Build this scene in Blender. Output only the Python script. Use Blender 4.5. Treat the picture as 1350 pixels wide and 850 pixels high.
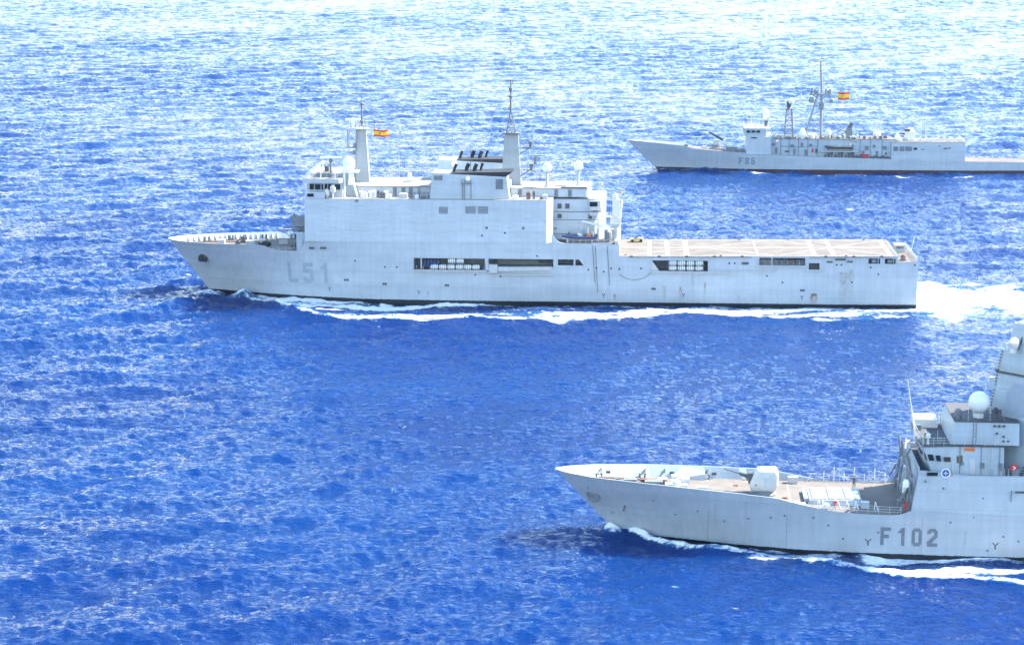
import bpy, bmesh, math, random
import numpy as np
from mathutils import Vector, Matrix

for o in list(bpy.data.objects):
    bpy.data.objects.remove(o, do_unlink=True)
SC = bpy.context.scene
COL = SC.collection
R = math.radians
rnd = random.Random(51)

# ------------------------------------------------------------------ camera, sky, sun, exposure
CAM_H = 85.0
cd = bpy.data.cameras.new('camera')
cd.sensor_fit = 'HORIZONTAL'; cd.sensor_width = 36.0
cd.lens = 2900.0 / 1350.0 * 36.0
cd.clip_start = 1.0; cd.clip_end = 60000.0
cam = bpy.data.objects.new('camera', cd); COL.objects.link(cam)
cam.location = (0, 0, CAM_H); cam.rotation_euler = (R(90 - 10.605), 0, 0)
SC.camera = cam

SUN_EL, SUN_AZ = 46.0, 17.0            # azimuth counted from +X towards +Y
sv = Vector((math.cos(R(SUN_EL)) * math.cos(R(SUN_AZ)), math.cos(R(SUN_EL)) * math.sin(R(SUN_AZ)), math.sin(R(SUN_EL))))
world = bpy.data.worlds.new('World'); SC.world = world; world.use_nodes = True
wn = world.node_tree.nodes; wn.clear()
sky = wn.new('ShaderNodeTexSky'); sky.sky_type = 'NISHITA'; sky.sun_disc = False
sky.sun_elevation = R(SUN_EL); sky.sun_rotation = R(90 - SUN_AZ)
sky.altitude = 0; sky.air_density = 1.5; sky.dust_density = 0.25; sky.ozone_density = 3.4
bg = wn.new('ShaderNodeBackground'); bg.inputs['Strength'].default_value = 0.15
wo = wn.new('ShaderNodeOutputWorld')
world.node_tree.links.new(sky.outputs[0], bg.inputs[0]); world.node_tree.links.new(bg.outputs[0], wo.inputs[0])
sl = bpy.data.lights.new('sun', 'SUN'); sl.energy = 5.0; sl.angle = R(0.5); sl.color = (1.0, 0.93, 0.84)
so = bpy.data.objects.new('sun', sl); COL.objects.link(so)
so.rotation_euler = sv.to_track_quat('Z', 'Y').to_euler(); so.location = (300, 300, 400)

SC.view_settings.view_transform = 'Standard'; SC.view_settings.look = 'None'
SC.view_settings.gamma = 1.0; SC.view_settings.use_curve_mapping = False
SC.view_settings.exposure = 1.80

# ------------------------------------------------------------------ materials
class NT:
    def __init__(s, name):
        s.m = bpy.data.materials.new(name); s.m.use_nodes = True
        s.t = s.m.node_tree; s.t.nodes.clear()
        s.out = s.t.nodes.new('ShaderNodeOutputMaterial')
        s.b = s.t.nodes.new('ShaderNodeBsdfPrincipled')
        s.t.links.new(s.b.outputs[0], s.out.inputs[0])
        s.tc = s.t.nodes.new('ShaderNodeTexCoord')
    def put(s, sock, v):
        if isinstance(v, bpy.types.NodeSocket): s.t.links.new(v, sock)
        elif v is not None: sock.default_value = v
    def math(s, op, a, b=None, c=None, clamp=False):
        n = s.t.nodes.new('ShaderNodeMath'); n.operation = op; n.use_clamp = clamp
        for i, v in enumerate((a, b, c)):
            if v is not None: s.put(n.inputs[i], v)
        return n.outputs[0]
    def noise(s, scale, detail=3, stretch=(1, 1, 1), rough=0.55, vec=None):
        mp = s.t.nodes.new('ShaderNodeMapping'); mp.inputs['Scale'].default_value = stretch
        s.t.links.new(vec or s.tc.outputs['Object'], mp.inputs[0])
        n = s.t.nodes.new('ShaderNodeTexNoise'); n.inputs['Scale'].default_value = scale
        n.inputs['Detail'].default_value = detail; n.inputs['Roughness'].default_value = rough
        s.t.links.new(mp.outputs[0], n.inputs['Vector'])
        return n.outputs['Fac']
    def mix(s, fac, a, b, mode='MIX'):
        n = s.t.nodes.new('ShaderNodeMix'); n.data_type = 'RGBA'; n.blend_type = mode
        s.put(n.inputs[0], fac)
        for i, v in ((6, a), (7, b)):
            s.put(n.inputs[i], (*v, 1) if isinstance(v, tuple) and len(v) == 3 else v)
        return n.outputs[2]
    def remap(s, v, a, b, c, d):
        n = s.t.nodes.new('ShaderNodeMapRange'); n.clamp = True
        s.put(n.inputs[0], v)
        for i, x in enumerate((a, b, c, d)): n.inputs[i + 1].default_value = x
        return n.outputs[0]
    def xyz(s):
        n = s.t.nodes.new('ShaderNodeSeparateXYZ'); s.t.links.new(s.tc.outputs['Object'], n.inputs[0])
        return n.outputs
    def bump(s, h, strength, dist, normal=None):
        n = s.t.nodes.new('ShaderNodeBump'); n.inputs['Strength'].default_value = strength
        n.inputs['Distance'].default_value = dist; s.put(n.inputs['Height'], h)
        if normal is not None: s.t.links.new(normal, n.inputs['Normal'])
        return n.outputs[0]

def plain(name, col, rough=0.55, var=0.10, scale=1.2, metal=0.0):
    n = NT(name)
    f = n.remap(n.noise(scale, 4), 0.3, 0.7, 1 - var, 1 + var)
    c = n.t.nodes.new('ShaderNodeVectorMath'); c.operation = 'SCALE'
    c.inputs[0].default_value = col; n.put(c.inputs['Scale'], f)
    n.t.links.new(c.outputs[0], n.b.inputs['Base Color'])
    n.b.inputs['Roughness'].default_value = rough; n.b.inputs['Metallic'].default_value = metal
    return n.m

def paint(name, col, rough=0.45, bands=(), rust=(), plating=0.0, var=0.07):
    """ship's side paint: uneven coats, run marks, plate ripple, boot-topping bands and rust runs"""
    n = NT(name)
    x, y, z = n.xyz()
    big = n.remap(n.noise(0.16, 4, (1, 1, 2.2)), 0.3, 0.7, 1 - var, 1 + var)
    run = n.remap(n.noise(1.3, 3, (1.0, 1.0, 0.06)), 0.35, 0.7, 1 + var * 0.5, 1 - var * 0.9)
    course = n.remap(n.noise(1.0, 2, (0.02, 0.02, 1.1)), 0.35, 0.65, 1 - var * .5, 1 + var * .5)
    f = n.math('MULTIPLY', n.math('MULTIPLY', big, run), course)
    cx = n.t.nodes.new('ShaderNodeCombineXYZ'); n.t.links.new(x, cx.inputs[0]); n.t.links.new(z, cx.inputs[1])
    bk = n.t.nodes.new('ShaderNodeTexBrick'); n.t.links.new(cx.outputs[0], bk.inputs['Vector'])
    bk.inputs['Scale'].default_value = 1.0; bk.inputs['Brick Width'].default_value = 7.0; bk.inputs['Row Height'].default_value = 2.3; bk.inputs['Mortar Size'].default_value = 0.035
    bk.inputs['Color1'].default_value = (1.025, 1.025, 1.025, 1); bk.inputs['Color2'].default_value = (.975, .975, .975, 1); bk.inputs['Mortar'].default_value = (.89, .89, .89, 1)
    f = n.math('MULTIPLY', f, bk.outputs['Color'])
    c = n.t.nodes.new('ShaderNodeVectorMath'); c.operation = 'SCALE'
    c.inputs[0].default_value = col; n.put(c.inputs['Scale'], f)
    colr = c.outputs[0]
    wob = n.noise(2.2, 3, (1, 1, .35))
    zz = n.math('ADD', z, n.remap(wob, 0, 1, -0.12, 0.12))
    for (zt, bc) in bands:                    # slightly darker band above the boot-topping goes under the rust
        if zt > 2: colr = n.mix(n.math('LESS_THAN', zz, zt), colr, n.mix(1.0, colr, (.925, .93, .935), 'MULTIPLY'))
    for (u, z0, z1, w, st) in rust:           # a run hanging down from z1
        wx = n.math('ABSOLUTE', n.math('SUBTRACT', x, u))
        a = n.remap(wx, w * .35, w, 1, 0)
        b = n.remap(z, z0, z1, 0.15, 1)
        d = n.math('LESS_THAN', z, z1)
        m = n.math('MULTIPLY', n.math('MULTIPLY', a, b), d)
        m = n.math('MULTIPLY', m, n.remap(wob, 0.38, 0.62, 0.1, st), clamp=True)
        side = n.math('LESS_THAN', y, 0.0)
        colr = n.mix(n.math('MULTIPLY', m, side), colr, (0.20, 0.085, 0.02))
    for (zt, bc) in [b for b in bands if b[0] <= 2]:                    # painted bands near the waterline, highest first
        colr = n.mix(n.math('LESS_THAN', zz, zt), colr, bc)
    n.t.links.new(colr, n.b.inputs['Base Color'])
    n.b.inputs['Roughness'].default_value = rough
    if plating:
        h = n.math('MULTIPLY', n.noise(0.55, 4, (1, 1, 2.6)), 6.0)
        n.t.links.new(n.bump(h, 1.0, plating), n.b.inputs['Normal'])
    return n.m

M = {}
BLACK = (0.012, 0.012, 0.015)
G1 = (0.435, 0.475, 0.51)
M['lhull'] = paint('grey_hull_paint_amphibious', G1, 0.42, [(3.95, (0.378, 0.435, 0.478)), (0.85, BLACK)],
                   [(144.2, 0.8, 3.2, 1.0, 1.6), (150.5, 0.9, 8.0, 1.3, .55), (152.2, .9, 8.6, .8, .4), (111.8, 1, 4.6, .5, .6), (115.4, 1, 4.4, .5, .8), (120.6, .9, 5.5, .35, .7), (118, 1, 7.5, .5, .35),
                    (128, .9, 2.6, .4, .6), (101, .8, 2.6, .35, .9), (60, .8, 2.8, .3, .8), (9.5, 6.0, 8.6, .8, .6)], plating=0.003)
M['ltop'] = paint('grey_upperworks_paint', (0.46, 0.505, 0.54), 0.42, plating=0.02, var=0.06)
M['fhull'] = paint('grey_hull_paint_frigate', (0.385, 0.43, 0.47), 0.4, [(0.55, BLACK)], [(26, 1, 7, .3, .25), (22, 2, 6.4, .3, .2), (55, 1, 4, .3, .3)], plating=0.003)
M['bhull'] = paint('grey_hull_paint_old_frigate', (0.415, 0.455, 0.49), 0.45, [(0.95, BLACK), (0.6, (0.10, 0.028, 0.03))], [(30, 1, 5, .4, .3), (60, 1, 4, .3, .3), (84, 1, 4, .3, .4)], plating=0.003)
M['grey'] = paint('grey_paint', (0.38, 0.44, 0.48), 0.45, plating=0.002)
M['pale'] = plain('pale_grey_paint', (0.47, 0.48, 0.485), 0.45)
M['white'] = plain('white_paint', (0.80, 0.80, 0.78), 0.4, 0.05)
M['cream'] = plain('off_white_canister', (0.66, 0.65, 0.60), 0.5, 0.08)
M['dark'] = plain('dark_grey_paint', (0.075, 0.08, 0.09), 0.55, 0.25)
M['black'] = plain('black_soot', (0.02, 0.02, 0.023), 0.7, 0.3)
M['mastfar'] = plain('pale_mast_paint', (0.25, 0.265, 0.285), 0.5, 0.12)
M['mast'] = plain('mast_grey_paint', (0.13, 0.14, 0.155), 0.5, 0.12)
M['glass'] = plain('dark_window_glass', (0.012, 0.016, 0.022), 0.08, 0.2)
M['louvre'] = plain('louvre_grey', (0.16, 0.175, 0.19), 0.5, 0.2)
M['deck'] = plain('nonskid_deck', (0.138, 0.118, 0.099), 0.9, 0.24, 0.30)
M['rdeck'] = plain('pale_roof_deck', (0.25, 0.228, 0.20), 0.9, 0.12, 0.5)
M['plate'] = paint('grey_mast_paint', (0.34, 0.365, 0.375), 0.5, plating=0.004)
M['fdeck'] = plain('pale_nonskid_deck', (0.155, 0.136, 0.117), 0.9, 0.16, 0.45)
M['deckdark'] = plain('dark_nonskid_deck', (0.075, 0.078, 0.085), 0.9, 0.2, 0.5)
M['mark'] = plain('deck_line_paint', (0.30, 0.285, 0.262), 0.8, 0.1, 0.8)
M['number'] = plain('hull_number_grey', (0.15, 0.175, 0.215), 0.6, 0.10, 0.9)
M['numberpale'] = plain('faded_hull_number_grey', (0.315, 0.355, 0.42), 0.6, 0.08, 0.9)
M['numberfar'] = plain('hazed_hull_number_grey', (0.20, 0.23, 0.27), 0.6, 0.1, 0.9)  # far frigate's number, lightened so the haze is in its colour
M['red'] = plain('red_paint', (0.50, 0.035, 0.03), 0.5)
M['yellow'] = plain('yellow_paint', (0.55, 0.42, 0.16), 0.5)
M['orange'] = plain('orange_paint', (0.75, 0.20, 0.03), 0.5)
M['navy'] = plain('navy_boat_tube', (0.02, 0.04, 0.12), 0.5)
M['blue'] = plain('emblem_blue', (0.02, 0.07, 0.30), 0.5)
M['brown'] = plain('rusty_chain', (0.16, 0.07, 0.035), 0.8, 0.3, 3)
M['rubber'] = plain('black_rubber', (0.02, 0.02, 0.02), 0.8)
M['flagred'] = plain('flag_red', (0.62, 0.02, 0.02), 0.7, .04)
M['flagyellow'] = plain('flag_yellow', (0.80, 0.52, 0.02), 0.7, .04)
M['skin'] = plain('skin', (0.42, 0.22, 0.14), 0.6, .05)
M['olive'] = plain('olive_overalls', (0.13, 0.14, 0.075), 0.9, .25, 6)
M['hair'] = plain('reddish_brown_hair', (0.10, 0.035, 0.02), 0.8)

# ------------------------------------------------------------------ mesh helper
def V3(p): return (float(p[0]), float(p[1]), float(p[2]))

class MB:
    def __init__(s): s.v = []; s.f = []; s.mi = []; s.cur = 0
    def mat(s, i): s.cur = i; return s
    def add(s, pts, faces):
        k = len(s.v); s.v += [V3(p) for p in pts]
        for f in faces: s.f.append(tuple(k + i for i in f)); s.mi.append(s.cur)
        return s
    def poly(s, pts): return s.add(pts, [tuple(range(len(pts)))])
    def hexa(s, b, t):
        n = len(b)
        fs = [tuple(range(n - 1, -1, -1)), tuple(range(n, 2 * n))]
        fs += [(i, (i + 1) % n, n + (i + 1) % n, n + i) for i in range(n)]
        return s.add(list(b) + list(t), fs)
    def box(s, u0, u1, v0, v1, z0, z1):
        return s.hexa([(u0, v0, z0), (u1, v0, z0), (u1, v1, z0), (u0, v1, z0)], [(u0, v0, z1), (u1, v0, z1), (u1, v1, z1), (u0, v1, z1)])
    def plan(s, uv, z0, z1, top=None):
        top = top or uv
        return s.hexa([(a, b, z0) for a, b in uv], [(a, b, z1) for a, b in top])
    def side(s, uz, v0, v1):
        return s.hexa([(a, v0, b) for a, b in uz], [(a, v1, b) for a, b in uz])
    def frus(s, c0, hx0, hy0, z0, c1, hx1, hy1, z1):
        def q(c, hx, hy, z): return [(c[0] - hx, c[1] - hy, z), (c[0] + hx, c[1] - hy, z), (c[0] + hx, c[1] + hy, z), (c[0] - hx, c[1] + hy, z)]
        return s.hexa(q(c0, hx0, hy0, z0), q(c1, hx1, hy1, z1))
    def tube(s, p, q, r0, r1=None, n=8):
        r1 = r0 if r1 is None else r1
        p = Vector(p); q = Vector(q); d = (q - p)
        if d.length < 1e-6: return s
        d.normalize(); a = d.orthogonal().normalized(); b = d.cross(a)
        A = [p + (a * math.cos(2 * math.pi * i / n) + b * math.sin(2 * math.pi * i / n)) * r0 for i in range(n)]
        B = [q + (a * math.cos(2 * math.pi * i / n) + b * math.sin(2 * math.pi * i / n)) * r1 for i in range(n)]
        return s.hexa(A, B)
    def path(s, pts, r, n=6):
        for i in range(len(pts) - 1): s.tube(pts[i], pts[i + 1], r, r, n)
        return s
    def ell(s, c, rx, ry, rz, nu=14, nv=8, z0=-1.0):
        """ellipsoid, cut flat at z0 (fraction of rz)"""
        a0 = math.asin(max(-1, min(1, z0)))
        rows = []
        for j in range(nv + 1):
            a = a0 + (math.pi / 2 - a0) * j / nv
            rows.append([(c[0] + rx * math.cos(a) * math.cos(2 * math.pi * i / nu), c[1] + ry * math.cos(a) * math.sin(2 * math.pi * i / nu), c[2] + rz * math.sin(a)) for i in range(nu)])
        pts = [p for r in rows for p in r]; fs = []
        for j in range(nv):
            for i in range(nu):
                fs.append((j * nu + i, j * nu + (i + 1) % nu, (j + 1) * nu + (i + 1) % nu, (j + 1) * nu + i))
        fs.append(tuple(range(nu - 1, -1, -1)))
        return s.add(pts, fs)
    def lathe(s, c, prof, n=16, axis='z'):
        rows = []
        for (r, h) in prof:
            row = []
            for i in range(n):
                a = 2 * math.pi * i / n; x, y = r * math.cos(a), r * math.sin(a)
                row.append((c[0] + x, c[1] + y, c[2] + h) if axis == 'z' else ((c[0] + h, c[1] + x, c[2] + y) if axis == 'x' else (c[0] + x, c[1] + h, c[2] + y)))
            rows.append(row)
        pts = [p for r in rows for p in r]; fs = []
        for j in range(len(rows) - 1):
            for i in range(n):
                fs.append((j * n + i, j * n + (i + 1) % n, (j + 1) * n + (i + 1) % n, (j + 1) * n + i))
        fs.append(tuple(range(n - 1, -1, -1))); k = (len(rows) - 1) * n; fs.append(tuple(k + i for i in range(n)))
        return s.add(pts, fs)
    def rail(s, pts, h=1.05, step=1.6, r=0.035, rows=3, lean=None):
        for i in range(len(pts) - 1):
            a, b = Vector(pts[i]), Vector(pts[i + 1]); L = (b - a).length
            n = max(1, int(round(L / step)))
            for k in range(n + (1 if i == len(pts) - 2 else 0)):
                p = a.lerp(b, k / n); s.tube(p, p + Vector((0, 0, h)), r, r, 5)
            for j in range(1, rows + 1):
                o = Vector((0, 0, h * j / rows)); s.tube(a + o, b + o, r * .8, r * .8, 4)
        return s
    def ladder(s, p, q, w=(0.4, 0, 0), r=0.035, step=0.45):
        p, q, w = Vector(p), Vector(q), Vector(w)
        s.tube(p, q, r, r, 5); s.tube(p + w, q + w, r, r, 5)
        n = max(2, int((q - p).length / step))
        for i in range(n + 1):
            a = p.lerp(q, i / n); s.tube(a, a + w, r * .8, r * .8, 4)
        return s
    def lattice(s, base, top, n=4, r=0.07, rb=0.045):
        """square lattice tower: base/top are four points each"""
        B = [Vector(p) for p in base]; T = [Vector(p) for p in top]
        for a, b in zip(B, T): s.tube(a, b, r, r, 6)
        for k in range(n + 1):
            f = k / n; P = [B[i].lerp(T[i], f) for i in range(len(B))]
            for i in range(len(P)):
                j = (i + 1) % len(P); s.tube(P[i], P[j], rb, rb, 4)
                if k < n:
                    Q = B[j].lerp(T[j], (k + 1) / n); s.tube(P[i], Q, rb, rb, 4)
        return s
    WHOLE = {'deck_marking', 'board_lettering', 'plate_seam', 'emblem_star', 'mast_rung', 'louvre_blade', 'hull_number', 'hull', 'bulwark', 'sign_chevron', 'boat_hull', 'inflatable_tube', 'head', 'hand'}
    def clusters(s, tol=.15):
        n = len(s.v); par = list(range(n))
        def find(i):
            while par[i] != i: par[i] = par[par[i]]; i = par[i]
            return i
        for f in s.f:
            a = find(f[0])
            for i in f[1:]: par[find(i)] = a
        isl = {}
        for i in {i for f in s.f for i in f}: isl.setdefault(find(i), []).append(i)
        bbs = []
        for k, ids in isl.items():
            P = [s.v[i] for i in ids]; bbs.append([k, [min(p[a] for p in P) for a in range(3)], [max(p[a] for p in P) for a in range(3)]])
        m = len(bbs); q = list(range(m))
        def fq(i):
            while q[i] != i: q[i] = q[q[i]]; i = q[i]
            return i
        for i in range(m):
            for j in range(i + 1, m):
                if all(bbs[i][1][a] - tol <= bbs[j][2][a] and bbs[j][1][a] - tol <= bbs[i][2][a] for a in range(3)): q[fq(i)] = fq(j)
        root = {bbs[i][0]: fq(i) for i in range(m)}
        groups = {}
        for fi, f in enumerate(s.f): groups.setdefault(root[find(f[0])], []).append(fi)
        return list(groups.values())
    def build(s, name, mats, parent=None, smooth=35, label=None, normals=True):
        if name not in s.WHOLE and parent is not None and len(s.f) < 6000:
            g = s.clusters()
            if 1 < len(g) <= 60:
                g.sort(key=len, reverse=True); objs = []
                for fs in g:
                    b = MB(); ren = {}
                    for fi in fs:
                        for i in s.f[fi]:
                            if i not in ren: ren[i] = len(b.v); b.v.append(s.v[i])
                        b.f.append(tuple(ren[i] for i in s.f[fi])); b.mi.append(s.mi[fi])
                    objs.append(b._build(name, mats, parent, smooth, label, normals))
                return objs[0]
        return s._build(name, mats, parent, smooth, label, normals)
    def _build(s, name, mats, parent=None, smooth=35, label=None, normals=True):
        me = bpy.data.meshes.new(name); me.from_pydata(s.v, [], s.f)
        if not isinstance(mats, (list, tuple)): mats = [mats]
        for m in mats: me.materials.append(M[m] if isinstance(m, str) else m)
        me.polygons.foreach_set('material_index', s.mi)
        if normals:
            bm = bmesh.new(); bm.from_mesh(me); bmesh.ops.recalc_face_normals(bm, faces=bm.faces); bm.to_mesh(me); bm.free()
        if smooth:
            me.polygons.foreach_set('use_smooth', [True] * len(me.polygons)); me.set_sharp_from_angle(angle=R(smooth))
        me.update()
        o = bpy.data.objects.new(name, me); COL.objects.link(o)
        if parent is not None: o.parent = parent
        if label: o['label'] = label
        return o

def thing(name, label, cat, loc=(0, 0, 0), rz=0.0, group=None):
    o = bpy.data.objects.new(name, None); COL.objects.link(o); o.empty_display_size = 1
    o.location = loc; o.rotation_euler = (0, 0, rz); o['label'] = label; o['category'] = cat
    if group: o['group'] = group
    return o
def tag(o, label, cat, group=None, kind=None):
    if label: o['label'] = label
    if cat: o['category'] = cat
    if group: o['group'] = group
    if kind: o['kind'] = kind
    return o
def dup(root, loc, rz, label=None, group=None):
    r = root.copy(); COL.objects.link(r); r.location = loc; r.rotation_euler = (0, 0, rz)
    if label: r['label'] = label
    if group: r['group'] = group
    for ch in list(root.children):
        c = ch.copy(); COL.objects.link(c); c.parent = r
        for g in list(ch.children):
            d = g.copy(); COL.objects.link(d); d.parent = c
    return r

# ------------------------------------------------------------------ ships' poses and hull forms
class Pose:
    def __init__(s, x, y, deg): s.x, s.y, s.a = x, y, R(deg)
    def w(s, u, v, z):
        c, q = math.cos(s.a), math.sin(s.a); return (s.x + u * c - v * q, s.y + u * q + v * c, z)
    def loc(s, X, Y):
        c, q = math.cos(s.a), math.sin(s.a); dx, dy = X - s.x, Y - s.y
        return dx * c + dy * q, -dx * q + dy * c
PL = Pose(-77.64, 492.0, -3.5)
PA = Pose(5.96, 294.78, -4.0)
PB = Pose(38.2, 732.2, -3.0)

def curve(tab):
    xs = [a for a, b in tab]; ys = [b for a, b in tab]
    return lambda u: float(np.interp(u, xs, ys))

class Hull:
    def __init__(s, L, deckb, wlb, ztop, rake, zbow, Ub, flare=1.5, keel=-2.0):
        s.L, s.deckb, s.wlb, s.ztop, s.rake, s.zbow, s.Ub, s.flare, s.keel = L, curve(deckb), curve(wlb), curve(ztop), rake, zbow, Ub, flare, keel
    def pt(s, U, z, side=-1, off=0.0):
        zt = s.zref(U); k = max(0.0, min(1.0, z / zt)); p = 1 + (s.flare - 1) * max(0.0, 1 - U / s.Ub)
        w, d = s.wlb(U), s.deckb(U); b = w + (d - w) * k ** p
        if z < 0: b = w * (1 + 0.04 * z)
        f = max(0.0, 1 - U / s.Ub) ** 1.25
        u = U + s.rake * (1 - z / s.zbow) * f
        return (u, side * (b + off), z)
    def zref(s, U):
        return s.zbow if U < s.Ub * .55 else max(s.ztop(U), s.zbow * .8)
    def on(s, u, z, off=0.02, side=-1):
        U = u
        for _ in range(30):
            U = max(0.0, u - s.rake * (1 - z / s.zbow) * max(0.0, 1 - U / s.Ub) ** 1.25)
        return s.pt(U, z, side, off)
    def shell(s, Us, zs, holes=()):
        mb = MB()
        for side in (-1, 1):
            grid = []
            for U in Us:
                zt = s.ztop(U); col = [s.pt(U, min(z, zt), side) for z in zs if True] + [s.pt(U, zt, side)]
                grid.append(col)
            k0 = len(mb.v); nz = len(zs) + 1
            mb.v += [p for col in grid for p in col]
            for i in range(len(Us) - 1):
                for j in range(nz - 1):
                    a, b, c, d = grid[i][j], grid[i + 1][j], grid[i + 1][j + 1], grid[i][j + 1]
                    if abs(a[2] - d[2]) < 1e-4 and abs(b[2] - c[2]) < 1e-4: continue
                    um, zm = (Us[i] + Us[i + 1]) / 2, (a[2] + d[2]) / 2
                    if side < 0 and any(h[0] < um < h[1] and h[2] < zm < h[3] for h in holes): continue
                    q = (k0 + i * nz + j, k0 + (i + 1) * nz + j, k0 + (i + 1) * nz + j + 1, k0 + i * nz + j + 1)
                    if side > 0: q = q[::-1]
                    mb.f.append(q); mb.mi.append(0)
        # transom
        U = Us[-1]; zt = s.ztop(U)
        rows = [z for z in zs if z < zt] + [zt]
        P = [s.pt(U, z, -1) for z in rows] + [s.pt(U, z, 1) for z in rows[::-1]]
        mb.poly(P)
        return mb
    def deck(s, Us, zf, inset=0.06, below=None):
        mb = MB(); row = []
        for U in Us:
            z = zf(U); a = s.pt(U, z, -1, -inset); row.append(a)
        for i in range(len(Us) - 1):
            a, b = row[i], row[i + 1]
            if a[0] >= b[0]: continue
            mb.poly([a, b, (b[0], -b[1], b[2]), (a[0], -a[1], a[2])])
        return mb
    def bulwark(s, Us, zf, side, th=0.18, rim=True):
        """inner skin of a bulwark with its flat rim"""
        mb = MB()
        for i in range(len(Us) - 1):
            A, B = Us[i], Us[i + 1]
            za, zb = s.ztop(A), s.ztop(B)
            o = [s.pt(A, za, side, 0), s.pt(B, zb, side, 0)]
            t = [s.pt(A, za, side, -th), s.pt(B, zb, side, -th)]
            d = [s.pt(A, zf(A), side, -th), s.pt(B, zf(B), side, -th)]
            for e in (o, t, d):
                for k in range(2):
                    if e[k][1] * side < 0: e[k] = (e[k][0], 0.0, e[k][2])
            mb.poly([d[0], d[1], t[1], t[0]])
            mb.poly([(p[0], p[1], p[2] + .012) for p in (t[0], t[1], o[1], o[0])])
        return mb

GLYPH = {
 'F': ["######", "######", "##....", "##....", "#####.", "#####.", "##....", "##....", "##....", "##...."],
 'L': ["##....", "##....", "##....", "##....", "##....", "##....", "##....", "##....", "######", "######"],
 '1': ["...##.", "..###.", ".####.", "...##.", "...##.", "...##.", "...##.", "...##.", "...##.", "...##."],
 '0': [".####.", "######", "##..##", "##..##", "##..##", "##..##", "##..##", "##..##", "######", ".####."],
 '2': [".####.", "######", "##..##", "....##", "...###", "..###.", ".###..", "###...", "######", "######"],
 '5': ["######", "######", "##....", "#####.", "######", "....##", "....##", "##..##", "######", ".####."],
 '8': [".####.", "######", "##..##", "##..##", ".####.", ".####.", "##..##", "##..##", "######", ".####."],
 '6': [".####.", "######", "##....", "##....", "#####.", "######", "##..##", "##..##", "######", ".####."],
}
def hull_text(hull, text, u0, u1, z0, z1, parent, mat, gap=0.42, off=0.03):
    n = len(text); cw = (u1 - u0) / (n + gap * (n - 1))
    for i, ch in enumerate(text):
        a = u0 + i * cw * (1 + gap); mb = MB(); g = GLYPH[ch]
        for r, line in enumerate(g):
            for c, k in enumerate(line):
                if k != '#': continue
                ua, ub = a + cw * c / 6, a + cw * (c + 1) / 6
                zb, zt = z1 - (z1 - z0) * (r + 1) / 10, z1 - (z1 - z0) * r / 10
                mb.poly([hull.on(ua, zb, off), hull.on(ub, zb, off), hull.on(ub, zt, off), hull.on(ua, zt, off)])
        mb.build('hull_number', mat, parent, 0, label='grey painted character ' + ch)

# ================================================================== SHIP 1: the amphibious ship in the middle
def frange(a, b, st):
    n = max(1, int(round((b - a) / st))); return [a + (b - a) * i / n for i in range(n + 1)]

HL = Hull(166.5,
    [(0, .35), (1, 2.0), (2, 3.2), (5, 5.4), (10, 7.6), (15, 8.9), (23, 10.5), (31, 11.8), (40, 12.45), (50, 12.5), (160, 12.5), (166.5, 11.9)],
    [(0, .12), (5, 1.5), (10, 3.0), (20, 5.9), (30, 8.5), (45, 11.3), (60, 12.1), (75, 12.3), (150, 12.2), (166.5, 11.5)],
    [(0, 12.3), (12, 12.35), (23.4, 12.4), (24.2, 12.15), (25.0, 11.75), (26.2, 11.5), (28, 11.42), (30.4, 11.42), (31.4, 11.6), (32.2, 12.1), (32.7, 12.8), (33, 13.68), (87, 13.68), (101.9, 13.62), (101.95, 11.02), (162, 11.55), (162.05, 10.3), (166.5, 10.25)],
    9.6, 12.3, 52.0, 1.5)
lroot = thing('amphibious_ship', 'long pale grey amphibious ship L51 with flat flight deck and twin black-topped funnels', 'warship', (PL.x, PL.y, 0), PL.a)
recess = [(57, 72.6, 7.7, 10.2), (73.4, 87.6, 8.5, 10.2), (88.6, 94.2, 8.9, 10.2), (109, 121.2, 7.9, 10.2), (132.2, 142.2, 9.4, 11.02), (143, 145.3, 8.5, 9.9), (155.8, 158.3, 9.9, 11.02), (159.3, 161.6, 9.9, 11.02)]
LU = sorted(set(frange(0, 24, .8) + frange(24, 33, .3) + frange(33, 57, 2) + [101.9, 101.95, 162, 162.05, 164, 166.5] + frange(58, 160, 4) + [e for h in recess for e in h[:2]]))
LZ = [-2.0, 0.0, 1.2, 2.6, 3.9, 5.6, 7.0, 7.7, 7.9, 8.5, 8.9, 9.4, 9.9, 10.2, 11.02]
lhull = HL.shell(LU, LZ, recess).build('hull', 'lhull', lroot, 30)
def ldeckz(u): return float(np.interp(u, [0, 33, 101.9, 101.95, 162, 162.05, 166.5], [11.0, 10.9, 13.5, 11.0, 11.52, 10.1, 10.1]))
HL.deck(frange(.4, 33.2, 1.2), lambda u: ldeckz(u), 0.1).build('forecastle_deck', 'deck', lroot, 0)
bw = HL.bulwark([u for u in LU if u <= 24.2], lambda u: ldeckz(u), -1)
bw2 = HL.bulwark([u for u in LU if u <= 24.2], lambda u: ldeckz(u), 1)
k = len(bw.v); bw.v += bw2.v; bw.f += [tuple(i + k for i in f) for f in bw2.f]; bw.mi += bw2.mi
bw.build('bulwark', 'grey', lroot, 0, normals=False)
mb = MB()
for u in frange(3.4, 23, 1.15):                       # stays inside both bulwarks
    for sd in (-1, 1):
        p = HL.pt(u, 12.25, sd, -.2); q = HL.pt(u, 11.05, sd, -.2); q2 = (q[0], q[1] - sd * .75, q[2])
        mb.hexa([(x - .05, y, z) for x, y, z in (p, q, q2)], [(x + .05, y, z) for x, y, z in (p, q, q2)])
mb.build('bulwark_stay', 'pale', lroot, 0)
mb = MB()
mb.rail([HL.pt(u, 11.0, 1, -.3) for u in frange(24, 32.5, 1.7)], 1.1, 1.2, .05)
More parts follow.
